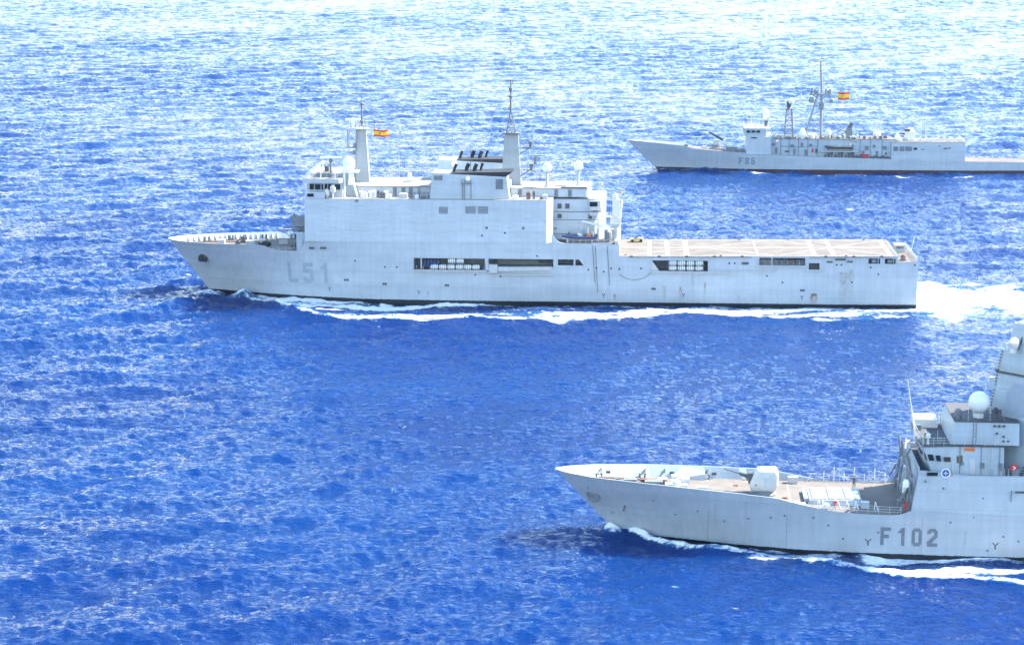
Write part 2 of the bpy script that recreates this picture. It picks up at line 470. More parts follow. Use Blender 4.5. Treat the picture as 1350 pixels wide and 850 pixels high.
mb.rail([HL.pt(u, 11.0, -1, -.3) for u in frange(25, 31, 1.5)], 1.0, 1.5, .04)
mb.build('forecastle_railing', 'pale', lroot, 0)
for sd in (-1, 1):                                    # anchor windlasses
    wd = MB().box(15.6, 17.8, sd * 3.2 - .9, sd * 3.2 + .9, 10.9, 11.5); wd.lathe((16.6, sd * 3.2 - 1.2, 12.0), [(.55, 0), (.55, .25), (.3, .3), (.3, 2.1), (.55, 2.15), (.55, 2.4)], 12, 'y')
    w = wd.build('windlass', 'dark', lroot)
    ch = MB().path([(15.6, sd * 3.0, 11.2), (12.5, sd * 3.0, 11.15), (9, sd * 3.1, 11.1), (6.5, sd * 2.6, 11.05)], .12, 6).build('anchor_chain', 'brown', lroot)
for (u, v) in ((13, -6.6), (20.5, -8.3), (13, 6.6), (20.5, 8.3), (27, 9.5), (8, -4), (8, 4)):
    b = MB().box(u - .8, u + .8, v - .3, v + .3, 10.95, 11.12)
    for s in (-.45, .45): b.lathe((u + s, v, 11.1), [(.24, 0), (.2, .1), (.2, .75), (.27, .8), (.27, .95)], 10)
    b.build('mooring_bollard', 'dark', lroot)
wb = MB().box(22.2, 24.6, -9.4, -7.8, 10.95, 11.35); wb.lathe((23.4, -9.6, 12.1), [(.9, 0), (.9, .15), (.45, .2), (.45, 1.7), (.9, 1.75), (.9, 1.9)], 12, 'y'); wb.tube((22.5, -8.6, 11.3), (22.2, -8.6, 12.8), .2); wb.ell((24.3, -8.2, 12.4), .6, .5, .55)
wb.build('mooring_winch', 'black', lroot)
wb = MB().box(29, 32, -9.9, -8.2, 10.95, 11.4); wb.lathe((30.2, -10.1, 12.0), [(.8, 0), (.8, .15), (.5, .2), (.5, 1.7), (.8, 1.75), (.8, 1.9)], 12, 'y'); wb.lathe((31.5, -9.9, 11.9), [(.6, 0), (.6, .12), (.3, .2), (.3, 1.3), (.6, 1.4), (.6, 1.5)], 12, 'y')
wb.build('mooring_winch', 'dark', lroot)
for (u, v, a, c) in ((12, 1.2, 1.4, .9), (19, -1.5, 1.8, 1.1), (20.8, 3.5, 1.2, .7), (26, 2, 2.0, 1.2)):
    h = MB().box(u - a / 2, u + a / 2, v - a / 2, v + a / 2, 10.9, 10.9 + c); h.box(u - a / 2 - .08, u + a / 2 + .08, v - a / 2 - .08, v + a / 2 + .08, 10.9 + c, 10.98 + c)
    h.build('deck_hatch', 'pale', lroot, 0)
# anchors in their pockets on both bows
for sd in (-1, 1):
    mb = MB(); c = Vector(HL.on(8.8, 8.6, .05, sd)); n = Vector((-.35, sd * .9, -.25)).normalized()
    mb.tube(c + n * -.4, c + n * .25, 1.0, 1.0, 16)
    mb.build('anchor_pocket', 'dark', lroot)
    mb = MB(); c2 = c + n * .4
    mb.tube(c2 + Vector((-.1, 0, .9)), c2 + Vector((0, 0, -.5)), .16, .2)
    mb.tube(c2 + Vector((-.75, sd * -.1, -.5)), c2 + Vector((.8, sd * .1, -.6)), .26)
    for s in (-.7, .75): mb.tube(c2 + Vector((s, 0, -.55)), c2 + Vector((s * 1.15, sd * .25, .55)), .28, .08)
    mb.build('anchor', 'black', lroot)
hull_text(HL, 'L51', 28.6, 38.0, 3.9, 8.7, lroot, 'numberpale', .55)
# recess interiors on the port side
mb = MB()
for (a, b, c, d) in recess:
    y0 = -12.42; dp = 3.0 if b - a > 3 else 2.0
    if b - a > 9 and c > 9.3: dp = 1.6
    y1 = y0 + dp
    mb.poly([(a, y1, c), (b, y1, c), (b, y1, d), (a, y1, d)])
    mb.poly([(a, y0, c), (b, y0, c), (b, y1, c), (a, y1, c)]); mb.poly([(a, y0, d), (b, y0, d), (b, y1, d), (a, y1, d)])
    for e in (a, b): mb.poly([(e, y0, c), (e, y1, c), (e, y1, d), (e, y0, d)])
mb.build('side_bay', 'louvre', lroot, 0, normals=False)  # darker grey than the hull stands in for shade inside the bays
mb = MB()                                              # slanted cheeks of the bays, proud of the shell
mb.side([(109, 10.2), (109, 7.9), (110.7, 7.9)], -12.55, -12.40)
mb.side([(94.2, 10.2), (94.2, 8.9), (93.2, 10.2)], -12.55, -12.40)
mb.box(108.8, 126, -12.95, -12.52, 7.62, 7.86); mb.box(126, 136, -12.72, -12.52, 7.9, 8.05); mb.box(56.6, 73, -13.0, -12.52, 7.42, 7.66)
mb.box(131.8, 142.4, -13.0, -12.52, 9.14, 9.36); mb.box(142.3, 146.4, -12.9, -12.52, 8.2, 8.42)
mb.build('side_sill', 'pale', lroot, 0)
mb = MB().rail([(132.2, -12.75, 9.37), (142.2, -12.75, 9.37)], 1.0, 1.3, .03)
for u in frange(57.6, 72.4, 1.55): mb.tube((u, -12.6, 7.66), (u, -12.6, 8.6), .04, .04, 5)
mb.tube((132.2, -12.7, 11.0), (132.2, -12.7, 9.3), .08); mb.tube((135.0, -12.7, 11.0), (135, -12.7, 9.3), .1)
mb.build('side_railing', 'pale', lroot, 0)
for i, (u, z, r) in enumerate(((137.0, 10.1, .5), (139.3, 10.0, .42), (140.8, 10.3, .35))):
    mb = MB().lathe((u - .6, -11.6, z), [(r * .7, 0), (r, .1), (r, 1.0), (r * .7, 1.1)], 10, 'x'); mb.box(u - .5, u + .5, -11.9, -11.3, 9.42, z - r * .7)
    mb.build('hose_reel', 'dark', lroot)
mb = MB().box(138.6, 140.4, -11.2, -10.95, 9.42, 10.9).build('stowed_net', 'brown', lroot, 0)
mb = MB()                                              # dark gear behind the rafts
for k in range(5): mb.lathe((59.4 + k * .72, -11.9, 8.25), [(.33, 0), (.36, .3), (.36, 1.3), (.3, 1.5)], 10)
mb.build('fuel_drum_rack', 'navy', lroot)
for (a, b) in ((57.0, 57.3), (58.5, 58.75), (87.7, 88.1), (92.0, 92.4)):
    MB().box(a, b, -12.48, -12.25, 7.8 if a < 60 else 8.95, 10.15).build('bay_pillar', 'pale' if a > 58 else 'dark', lroot, 0)
for (u0, u1, z0, z1, nm) in ((74.2, 75.2, 8.8, 10, 'bay_door'), (84.2, 87, 8.9, 10, 'bay_door'), (89.4, 90.6, 9.4, 10.1, 'bay_locker'), (91.0, 92.0, 9.2, 10.1, 'bay_door')):
    MB().box(u0, u1, -9.60, -9.40, z0, z1).build(nm, 'dark', lroot, 0)
# stowed accommodation ladder along the side
mb = MB()
mb.hexa([(75.5, -13.1, 7.55), (87.3, -13.1, 7.9), (87.3, -12.5, 7.9), (75.5, -12.5, 7.55)], [(75.5, -13.1, 8.45), (87.3, -13.1, 8.6), (87.3, -12.5, 8.6), (75.5, -12.5, 8.45)])
mb.box(73.6, 75.4, -13.3, -12.5, 7.2, 9.0); mb.box(72.9, 73.5, -13.0, -12.5, 7.8, 9.3); mb.box(74, 87.6, -13.2, -12.52, 6.75, 6.95)
mb.rail([(75.5, -13.05, 7.6), (87.2, -13.05, 7.85)], .9, 1.5, .035, 1)
mb.build('accommodation_ladder', 'pale', lroot, 0)
# small openings, scuppers and discharge marks on the port shell
for (u0, u1, z0, z1) in ((33.9, 35.1, 12.0, 12.45), (36.4, 37.7, 12.0, 12.45), (128.5, 130.0, 9.5, 9.95), (146.8, 148.1, 10.05, 10.4), (148.6, 150.9, 10.55, 10.95), (151.2, 152.4, 10.15, 10.5)):
    MB().box(u0, u1, -12.66, -12.44, z0, z1).build('louvre', 'dark', lroot, 0)
def dots(hull, root, pts, r=.22, mat='black', name='scupper'):
    mb = MB()
    for (u, z) in pts:
        c = Vector(hull.on(u, z, 0)); mb.tube(c + Vector((0, .12, 0)), c + Vector((0, -.05, 0)), r, r, 8)
    return mb.build(name, mat, root, 0)
dots(HL, lroot, [(50.6, 8.1), (53.2, 8.1), (44, 9.4), (70.5, 6.6), (84, 10.9), (76, 6.3), (95.2, 8.0), (97, 8.4), (98.6, 7.6), (100.2, 8.3), (102, 8.2), (106.7, 8.4), (127, 9.7), (125.8, 9.7), (134, 7.0), (137.4, 5.6), (152.4, 5.8), (156.3, 9.1), (158, 7.6), (149, 9.6), (150, 9.6), (165.8, 9.6), (91, 16), (72, 15.3), (77, 15.9)], .2)
dots(HL, lroot, [(50.2, 4.3), (50.7, 4.3), (64, 4.2), (64.5, 4.2), (41.6, 5.0), (42.2, 5.0), (109.2, 3.9), (109.7, 3.9), (141.5, 3.9), (142, 3.9)], .28, 'dark', 'overboard_discharge')
mb = MB()
for (u, z) in ((38, 2.6), (58, 2.4), (98.6, 2.2), (116, 2.4), (141.7, 2.2)):
    for s in (-.3, .3):
        mb.poly([HL.on(u + s - .08, z + .6, .02), HL.on(u + s + .08, z + .6, .02), HL.on(u + .08, z + .05, .02), HL.on(u - .08, z + .05, .02)])
    mb.poly([HL.on(u - .08, z - .45, .02), HL.on(u + .08, z - .45, .02), HL.on(u + .08, z + .04, .02), HL.on(u - .08, z + .04, .02)])
mb.build('bilge_keel_mark', 'dark', lroot, 0)
mb = MB()                                              # hoses and wires hanging down the side
for u, z0, z1 in ((95.8, 5.0, 13.4), (96.4, 3.0, 13.3), (99.0, 4.6, 13.2)):
    mb.tube((u + .3, -12.6, z1), (u + .9, -12.56, z0), .05, .05, 5)
mb.path([(102, -12.57, 7.0), (103.5, -12.57, 6.1), (105.5, -12.57, 5.8), (107.5, -12.57, 6.3), (109, -12.57, 7.6)], .04, 5)
mb.build('hanging_line', 'dark', lroot, 0)

# main superstructure block, flush with the side
blk = MB()
blk.plan([(33, -12.48), (86.0, -12.48), (87.3, -11.2), (87.3, 11.2), (86, 12.48), (33, 12.48)], 13.685, 23.05,
         [(33.1, -12.25), (86.0, -12.25), (87.3, -11.0), (87.3, 11.0), (86, 12.25), (33.1, 12.25)])
sup = blk.build('superstructure', 'ltop', lroot, 30)
MB().side([(87.2, 13.7)] + [(90.2 - 3 * math.cos(a), 16.7 - 3 * math.sin(a)) for a in frange(0, math.pi / 2, .2)], -12.49, -12.2).build('corner_fillet', 'ltop', lroot, 30)
MB().plan([(33.2, -12.2), (86, -12.2), (87.2, -11), (87.2, 11), (86, 12.2), (33.2, 12.2)], 23.06, 23.10).build('weather_deck', 'rdeck', sup, 0)
for (u0, u1, z0, z1) in ((62.6, 64.5, 20.05, 21.5), (68.4, 70.6, 20.1, 21.65), (71.1, 73.3, 20.1, 21.65)):
    mb = MB().box(u0, u1, -12.42, -12.26, z0, z1)
    lv = mb.build('louvre', 'louvre', sup, 0)
    mb = MB()
    for i in range(5): mb.box(u0 + .05, u1 - .05, -12.45, -12.42, z0 + (i + .3) * (z1 - z0) / 5, z0 + (i + .55) * (z1 - z0) / 5)
    mb.build('louvre_blade', 'grey', lv, 0)
mb = MB()
for (u, z) in ((44.6, 22.7), (73, 17), (81, 17), (88, 17)): mb.lathe((u, -12.44, z), [(.35, 0), (.35, .1), (.28, .14)], 10, 'y')
mb.build('padeye', 'louvre', sup)
# gun platform and its brackets on the front of the block
mb = MB().plan([(29.6, -11.2), (33, -12), (33, -7), (29.6, -7)], 17.0, 17.2); mb.box(29.8, 33, -11.6, -7.2, 15.9, 16.0)
mb.plan([(30, -11.2), (33, -11.9), (33, -11.75), (30, -11.05)], 17.2, 19.2); mb.box(30, 30.15, -11, -7, 17.2, 19.2)
mb.tube((27.5, -10.9, 15.9), (33, -11.2, 16.2), .12); mb.tube((28, -10.9, 15.9), (30.5, -10.9, 13.5), .1); mb.tube((30.4, -10.9, 16), (30.4, -10.9, 11), .12); mb.tube((26.3, -10.2, 13.9), (32.9, -10.6, 13.9), .1); mb.tube((26.3, -10.2, 13.9), (26.8, -10.2, 11), .09)
mb.tube((27.5, -7.2, 15.9), (33, -7.2, 16.2), .12); mb.rail([(30, -11, 16.0), (33, -11.7, 16.0)], .9, 1, .05, 2)
gp = mb.build('gun_platform', 'louvre', lroot, 0)
mb = MB().box(31, 33, -11.5, -8, 11, 15.6); mb.box(31.2, 32.4, -11.62, -11.5, 11.4, 13.6); mb.build('fore_deckhouse', 'grey', lroot, 0)
mb = MB().lathe((31.6, -9.6, 17.2), [(.4, 0), (.3, .9)], 10); mb.box(31.1, 32.3, -10, -9.2, 18.1, 18.9); mb.tube((31.1, -9.6, 18.5), (29.3, -9.6, 18.8), .08); mb.build('light_gun', 'dark', gp)
# bridge
br = MB().plan([(33.4, -9.6), (41, -9.6), (41, 9.6), (33.4, 9.6)], 23.1, 26.4); br.plan([(33.15, -12.2), (37.5, -12.2), (37.5, 12.2), (33.15, 12.2)], 23.1, 24.5)
brg = br.build('bridge', 'ltop', lroot, 0)
mb = MB().plan([(32.9, -11.4), (40.6, -11.4), (41.2, -9.8), (41.2, 9.8), (40.6, 11.4), (32.9, 11.4)], 26.42, 27.25); mb.build('bridge_roof', 'ltop', brg, 0)
mb = MB().plan([(33.05, -11.1), (40.4, -11.1), (40.4, 11.1), (33.05, 11.1)], 27.26, 27.3).build('roof_deck', 'rdeck', brg, 0)
for i in range(5):
    a = 33.6 + i * 1.45; MB().box(a, a + 1.2, -9.72, -9.58, 24.75, 25.95).build('window', 'glass', brg, 0)
for i in range(10):
    v = -9.3 + i * 1.9; MB().box(33.28, 33.42, v, v + 1.6, 24.8, 25.95).build('window', 'glass', brg, 0)
MB().box(33.7, 35.1, -12.34, -12.18, 23.5, 24.2).build('wing_opening', 'glass', brg, 0)
mb = MB().tube((34, -11.6, 24.5), (34, -11.6, 26.45), .1); mb.tube((37.3, -11.6, 24.5), (37.3, -11.6, 26.45), .1); mb.build('wing_post', 'pale', brg)
mb = MB().rail([(33.3, -11, 27.3), (40.2, -11, 27.3)], 1.1, 1.2, .05, 3); mb.rail([(33.3, -11, 27.3), (33.3, 11, 27.3)], 1.1, 1.4, .04, 3); mb.build('bridge_railing', 'pale', brg, 0)
mb = MB().box(35, 38.5, -8.5, -5, 27.3, 28.2); mb.box(35.5, 36.4, 2, 4, 27.3, 28.6); mb.build('roof_locker', 'dark', brg, 0)
for (u, v) in ((34.3, -10.4), (36.4, -10.2), (34.5, 6), (39.6, -10.4)):
    mb = MB().tube((u, v, 27.3), (u, v, 28.6), .08); mb.lathe((u - .3, v, 28.9), [(.25, 0), (.38, .15), (.38, .6), (.2, .7)], 10, 'x'); mb.build('searchlight', 'white', brg)
for (u0, v0, z0, s) in ((37.9, -11.2, 23.4, .7), (39.2, -11.3, 24.3, .75)):
    mb = MB().lathe((u0, v0, z0), [(s * .5, 0), (s * .8, .3), (s * .85, 1.2), (s * .4, 1.7)], 12); mb.tube((u0, v0, z0), (u0, v0, 23.1), .2); mb.build('satellite_dome', 'cream', lroot)
mb = MB().lathe((38.3, -7.5, 27.3), [(.28, 0), (.18, 3.2), (.4, 3.3), (.4, 4.1)], 10); mb.tube((38.3, -7.5, 30), (37.4, -7.5, 29.4), .12)
mb.build('radar_post', 'louvre', lroot); MB().box(36.0, 40.6, -7.75, -7.35, 31.4, 31.75).build('navigation_radar', 'white', lroot, 0)
# kingposts with the big radome
mb = MB().tube((41.4, -8.6, 23.1), (41.4, -8.6, 28.4), .22); mb.tube((44.2, -8.6, 23.1), (42.8, -8.6, 28.4), .26); mb.tube((41.4, -5.6, 23.1), (41.4, -5.6, 28.4), .2); mb.tube((43.4, -5.6, 23.1), (42.8, -5.6, 28.4), .2)
mb.box(40.6, 44.4, -9, -5, 28.4, 28.6); mb.rail([(40.7, -8.95, 28.6), (44.3, -8.95, 28.6)], .9, 1, .04, 2); mb.box(41, 41.8, -8.7, -8.0, 28.6, 29.2); mb.build('radome_platform', 'white', lroot, 0)
mb = MB().lathe((42.3, -7.4, 28.6), [(.7, 0), (1.05, .4), (1.28, 1.0), (1.34, 1.6), (1.24, 2.2), (.95, 2.75), (.5, 3.1), (.02, 3.22)], 20); mb.build('radome', 'white', lroot)
mb = MB().box(36, 44.2, -7.2, -4, 23.1, 25.6); mb.box(36.2, 42.0, -6.6, -3.5, 25.6, 28.0); mb.build('chart_house', 'grey', lroot, 0)
# forward deckhouse
dh = MB().box(44.2, 60.2, -7.6, 7.6, 23.1, 25.3).build('deckhouse', 'ltop', lroot, 0)
MB().box(44.0, 60.3, -7.9, 7.9, 25.3, 25.42).build('deckhouse_roof', 'rdeck', dh, 0)
mb = MB().rail([(44, -7.7, 25.42), (60.2, -7.7, 25.42)], .6, 2.5, .03, 1); mb.rail([(44, 7.7, 25.42), (60.2, 7.7, 25.42)], 1, 1.5, .03, 2); mb.build('roof_railing', 'pale', dh, 0)
for u in (52.0, 53.9, 55.5): MB().box(u, u + .85, -7.72, -7.58, 23.2, 25.1).build('door', 'louvre', dh, 0)
mb = MB().ladder((57.6, -7.7, 23.1), (57.6, -7.7, 25.4)); mb.rail([(56, -9, 23.1), (60, -9, 23.1)], 1.1, 1, .05, 3); mb.build('deck_ladder', 'dark', dh, 0)
for i, (u, v, a, b, c, m) in enumerate(((46.1, -10.4, 1.0, .8, 1.3, 'white'), (48.2, -10.8, .7, .7, 1.8, 'cream'), (50.0, -10.5, 1.2, .8, 1.4, 'dark'), (51.6, -11, .9, .5, 1.0, 'white'), (54.6, -10.6, 1.8, .8, 1.2, 'pale'), (57.6, -10.8, .8, .8, .8, 'white'), (59, -11, 1.2, .6, .5, 'dark'), (49.0, -9.6, .5, .5, 1.6, 'dark'), (79.2, -10.8, 1.2, .9, .9, 'white'), (82.0, -10.3, .9, .7, 1.6, 'brown'), (83.2, -10.5, .5, .5, 1.8, 'dark'), (84.8, -10.8, .6, .6, .7, 'dark'), (85.6, -10.4, 1.1, .7, 1.1, 'pale'))):
    mb = MB().box(u - a / 2, u + a / 2, v - b / 2, v + b / 2, 23.1, 23.1 + c * .8); mb.frus((u, v), a / 2 + .05, b / 2 + .05, 23.1 + c * .8, (u, v), a / 4, b / 4, 23.1 + c)
    mb.build('deck_locker', m, lroot, 0)
mb = MB().rail([(43.5, -12.1, 23.1), (60, -12.1, 23.1)], 1.05, 1.5, .03, 3); mb.rail([(77.5, -12.1, 23.1), (86, -12.1, 23.1)], 1.05, 1.5, .03, 3)
mb.rail([(34, 12.1, 23.1), (86, 12.1, 23.1)], 1.05, 2, .03, 2); mb.build('upper_railing', 'pale', lroot, 0)
for u in (45.2, 47.2, 50.6): MB().lathe((u, -9.0, 23.1), [(.28, 0), (.28, .7), (.5, 1.0), (.5, 1.25), (.2, 1.4)], 10).build('ventilator', 'white', lroot)
mb = MB().box(54.2, 55.6, -1, 1, 25.42, 26.2); mb.lathe((54.9, 0, 26.2), [(.35, 0), (.5, .3), (.5, 1.0), (.2, 1.3)], 10); mb.build('director_pedestal', 'cream', dh)
# foremast and mainmast: plated, tapering
def plated_mast(u0, u1, uu0, uu1, z0, z1, v0, v1):
    return MB().hexa([(u0, -v0, z0), (u1, -v0 * .55, z0), (u1, v0 * .55, z0), (u0, v0, z0)], [(uu0, -v1, z1), (uu1, -v1 * .55, z1), (uu1, v1 * .55, z1), (uu0, v1, z1)])
fm = plated_mast(42.5, 46.0, 43.2, 45.2, 25.3, 37.2, 1.8, .9).build('foremast', 'plate', lroot, 0)
mb = MB().box(41.3, 45.8, -1.6, 1.6, 37.2, 37.4); mb.tube((41.5, -1, 33), (41.7, -1, 37.2), .1); mb.tube((41.7, 0, 37.3), (44, -4.5, 37.6), .09); mb.tube((44.3, -4.8, 37.7), (44.3, 4.8, 37.7), .1); mb.rail([(41.4, -1.5, 37.4), (45.7, -1.5, 37.4)], .9, .9, .04, 2)
mb.box(44.6, 47.6, -.3, .3, 37.1, 37.3); mb.tube((45, 0, 35.4), (47.3, 0, 37.1), .09); mb.build('mast_platform', 'pale', fm, 0)
mb = MB()
for (u, v, h) in ((42.0, -1.4, 1.5), (43.0, -1.5, 1.1), (45.4, -1.2, 1.6), (47.2, 0, 1.2), (44.3, -4.6, 1.3), (44.3, 4.6, 1.3), (44.9, -1.5, .9)): mb.tube((u, v, 37.3), (u, v, 37.4 + h), .09, .06, 5)
mb.build('mast_antenna', 'mast', fm)
mb = MB().tube((44.3, 0, 37.4), (44.35, 0, 43.6), .28, .09); mb.box(43.6, 45.2, -.1, .1, 42.4, 42.55); mb.lathe((44.35, 0, 42.6), [(.3, 0), (.35, .3), (.1, .6)], 8); mb.tube((44.3, -1.2, 40.3), (44.3, 1.2, 40.3), .07); mb.lathe((44.3, 0, 38.6), [(.4, 0), (.4, .5), (.3, .6)], 8); mb.build('topmast', 'mast', fm)
mb = MB().lathe((42.2, 0, 37.4), [(.35, 0), (.3, .5), (.55, .7), (.55, 1.4)], 10); mb.box(40.6, 44.0, -.3, .3, 39.0, 39.45); mb.build('surface_radar', 'white', fm)
mb = MB()
for k, z in enumerate((27.5, 29.5, 31.6, 33.2)): mb.box(42.0 + k * .12, 42.9 + k * .1, -1.5, -.5, z, z + .25); mb.box(42.2 + k * .12, 42.7 + k * .1, -1.3, -.7, z + .25, z + .9)
mb.box(41.0, 43.2, -1.4, 1.4, 33.0, 33.15); mb.tube((41.3, -1.2, 33.1), (41.3, -1.2, 37.2), .1); mb.ladder((42.6, -1.9, 25.4), (43.2, -1.2, 37), (.35, 0, 0), .04)
mb.build('mast_fitting', 'louvre', fm, 0)
mm = plated_mast(75.4, 79.9, 76.2, 79.2, 23.1, 36.4, 2.0, 1.1).build('mainmast', 'plate', lroot, 0)
mb = MB().box(75.8, 79.6, -1.7, 1.7, 36.4, 36.6); mb.tube((77.5, -5, 36.9), (77.5, 5, 36.9), .1); mb.rail([(75.9, -1.6, 36.6), (79.5, -1.6, 36.6)], .8, .9, .04, 2)
mb.tube((75.0, 0, 35.6), (76, 0, 36.5), .1); mb.lathe((75.2, 0, 36.6), [(.3, 0), (.4, .3), (.1, .7)], 8); mb.build('mast_platform', 'mast', mm, 0)
mb = MB().lattice([(76.6, -.9, 36.6), (78.6, -.9, 36.6), (78.6, .9, 36.6), (76.6, .9, 36.6)], [(77.3, -.25, 41), (77.8, -.25, 41), (77.8, .25, 41), (77.3, .25, 41)], 4, .09, .06)
mb.tube((77.5, 0, 40.8), (77.5, 0, 48.2), .24, .12); mb.lathe((77.5, 0, 44.2), [(.2, 0), (.5, .1), (.5, .5), (.2, .6)], 10); mb.lathe((77.5, 0, 45.6), [(.2, 0), (.42, .1), (.42, .9), (.2, 1.0)], 10); mb.box(76.7, 78.3, -.2, .2, 48.0, 48.2); mb.tube((77.5, 0, 47), (78.4, 0, 48.1), .06); mb.tube((77.5, 0, 43), (76.9, 0, 41.5), .06)
mb.build('topmast', 'mast', mm)
for z, du in ((33.2, 3.4), (28.2, 3.6)):
    mb = MB().box(78.9 - (z - 28) * .03, 79.4 + du, -.6, .6, z, z + .15); mb.tube((79.3, 0, z - 1.6), (79.2 + du * .7, 0, z), .09); mb.rail([(79.6, -.55, z + .15), (79.3 + du, -.55, z + .15)], .8, .8, .04, 2); mb.lathe((79.2 + du * .8, 0, z + .15), [(.3, 0), (.3, .6), (.5, .8), (.5, 1.3)], 10)
    mb.build('mast_platform', 'mast', mm, 0)
mb = MB().box(81.4, 85.2, -.2, .2, 31.3, 31.55); mb.lathe((83.0, 0, 29.6), [(.4, 0), (.35, 1.6)], 8); mb.build('navigation_radar', 'louvre', mm, 0)
MB().tube((82.6, -.3, 33.3), (82.6, -.3, 37.0), .07).build('whip_antenna', 'grey', mm)
# twin funnels side by side
def funnel(v0, v1, z0, z1):
    f = MB().side([(60.5, 23.1), (77.9, 23.1), (77.2, z1 - .3), (60.9, z1)], v0, v1).build('funnel', 'ltop', lroot, 0)
    c = MB().hexa([(64.5, v0 - .04, z1 - .12), (77.0, v0 - .04, z1 - .75), (77.0, v1 + .04, z1 - .75), (64.5, v1 + .04, z1 - .12)],
                  [(66, v0 - .04, z1 + .06), (78.6, v0 - .04, z1 + .35), (78.6, v1 + .04, z1 + .35), (66, v1 + .04, z1 + .06)]).build('funnel_cap', 'black', f, 0)
    for k, u in enumerate((65.6, 68.2, 70.0, 71.3)):
        r = (.30, .42, .42, .26)[k]; vm = (v0 + v1) / 2 + (-.8, .4, -.4, .9)[k]
        mb = MB().tube((u, vm, z1 - .1), (u + .15, vm, z1 + .9), r, r, 10); mb.tube((u + .1, vm, z1 + .7), (u + .55, vm, z1 + 1.75), r * 1.05, r * 1.05, 10)
        mb.build('exhaust_pipe', 'black', f)
    return f
fn = funnel(-11.0, -4.6, 23.1, 28.75)
MB().box(61.4, 63.3, -11.1, -10.98, 27.2, 28.2).build('louvre', 'louvre', fn, 0)
MB().box(74.9, 76.5, -11.1, -10.98, 25.3, 27.5).build('louvre', 'louvre', fn, 0)
mb = MB().ladder((67.6, -11.15, 23.1), (67.6, -11.15, 26.6), (.5, 0, 0), .06); mb.tube((69.5, -11.1, 23.1), (69.5, -11.1, 27), .06); mb.box(67.4, 69.6, -11.7, -11.02, 26.5, 26.6); mb.rail([(67.5, -11.65, 26.6), (69.5, -11.65, 26.6)], .9, .7, .05, 2); mb.build('funnel_ladder', 'louvre', fn, 0)
MB().ell((68.8, -11.6, 27.5), .45, .45, .5).build('lamp_housing', 'white', fn)
ff = funnel(4.6, 11.0, 23.1, 29.9)
MB().lathe((64.5, 4.1, 28.4), [(.3, 0), (.6, .3), (.6, .9), (.2, 1.3)], 12).build('ventilator', 'white', ff)
MB().box(60.6, 77.8, -4.5, 4.5, 23.1, 26.4).build('uptake_house', 'grey', lroot, 0)
for u, z in ((68.9, 34.8), (71.2, 33.6)): MB().tube((u, -4.7, 26), (u + .05, -4.7, z), .09, .04).build('whip_antenna', 'dark', lroot)
for u, v, z0, z1 in ((60.2, -7.6, 25.4, 29.5), (43.9, -9, 28.6, 32.5), (34.3, -8, 27.3, 30), (52, 5, 25.4, 31), (88.5, -3, 25, 27.8), (35.8, 5, 27.3, 30.4), (64, 9, 29.8, 35)): MB().tube((u, v, z0), (u, v, z1), .06, .03).build('whip_antenna', 'grey', lroot)
# after deckhouse with satellite posts
ad = MB().plan([(77.9, -6.2), (94.6, -6.2), (95.4, -5.2), (95.4, 6.2), (77.9, 6.2)], 23.1, 24.95).build('deckhouse', 'ltop', lroot, 0)
MB().box(77.8, 95.0, -6.4, 6.3, 24.96, 25.06).build('deckhouse_roof', 'rdeck', ad, 0)
MB().box(89, 94.6, -6.3, -5.6, 25.06, 25.3).build('roof_grating', 'dark', ad, 0)
for u0 in (79.5, 87.5, 90.5): MB().box(u0, u0 + .8, -6.32, -6.18, 23.2, 24.7).build('door', 'louvre', ad, 0)
mb = MB().rail([(78, -6.3, 25.06), (95, -6.3, 25.06)], .5, 2.5, .03, 1); mb.rail([(78, 6.2, 25.06), (95, 6.2, 25.06)], 1, 1.6, .03, 2); mb.build('roof_railing', 'pale', ad, 0)
for (u, v) in ((85.8, -4.5), (92.6, -1.0)):
    mb = MB().lathe((u, v, 25.06), [(.5, 0), (.32, .25), (.3, 3.2), (.6, 3.45)], 12); mb.ladder((u - .4, v - .4, 25.1), (u - .4, v - .4, 28.2), (.35, 0, 0), .03)
    pt = mb.build('antenna_post', 'grey', ad); MB().lathe((u, v, 28.5), [(.6, 0), (.95, .3), (1.0, 1.0), (.8, 1.6), (.4, 2.0), (.02, 2.1)], 16).build('satellite_dome', 'white', pt)
# hangar block beside the boat bay
hb = MB().plan([(87.3, -6.0), (96.4, -6.0), (98.6, -3.4), (98.6, 9), (87.3, 9)], 13.6, 22.6)
hang = hb.build('hangar', 'ltop', lroot, 0)
mb = MB().box(87.4, 97.0, -6.12, -5.98, 19.75, 19.9); mb.box(87.4, 97, -6.12, -5.98, 18.0, 18.12); mb.box(87.4, 96, -6.1, -5.98, 14.9, 15.0); mb.box(87.4, 96.4, -6.16, -5.9, 22.6, 22.75); mb.build('deck_edge_strip', 'louvre', hang, 0)
for (u, z, a, b) in ((88.2, 20.5, .9, 1.1), (89.9, 20.5, .9, 1.1), (88.2, 18.4, .9, .9), (95, 18.3, .8, .9), (96.0, 19.9, .9, .7)):
    MB().box(u, u + a, -6.14, -5.98, z, z + b).build('vent_opening', 'dark', hang, 0)
for u in (90.7, 93.5): MB().box(u, u + .9, -6.08, -5.98, 13.7, 15.8).build('door', 'grey', hang, 0)
mb = MB().box(95.2, 97.6, -6.7, -6.05, 20.2, 22.4); mb.box(95.3, 96.8, -6.5, -6.05, 19.0, 19.8); mb.lathe((97.6, -5.4, 19.6), [(.5, 0), (.6, .4), (.5, 1.2), (.2, 1.6)], 10); mb.build('flight_control_cabin', 'pale', hang, 0)
MB().box(95.3, 97.0, -6.78, -6.71, 21.1, 22.1).build('window', 'glass', hang, 0)
mb = MB()
for (u, v) in ((97.2, -7.2), (98.8, -8.4), (99.8, -7.0)): mb.tube((u, v, 13.6), (u, v, 19 if u < 98 else 16.4), .16)
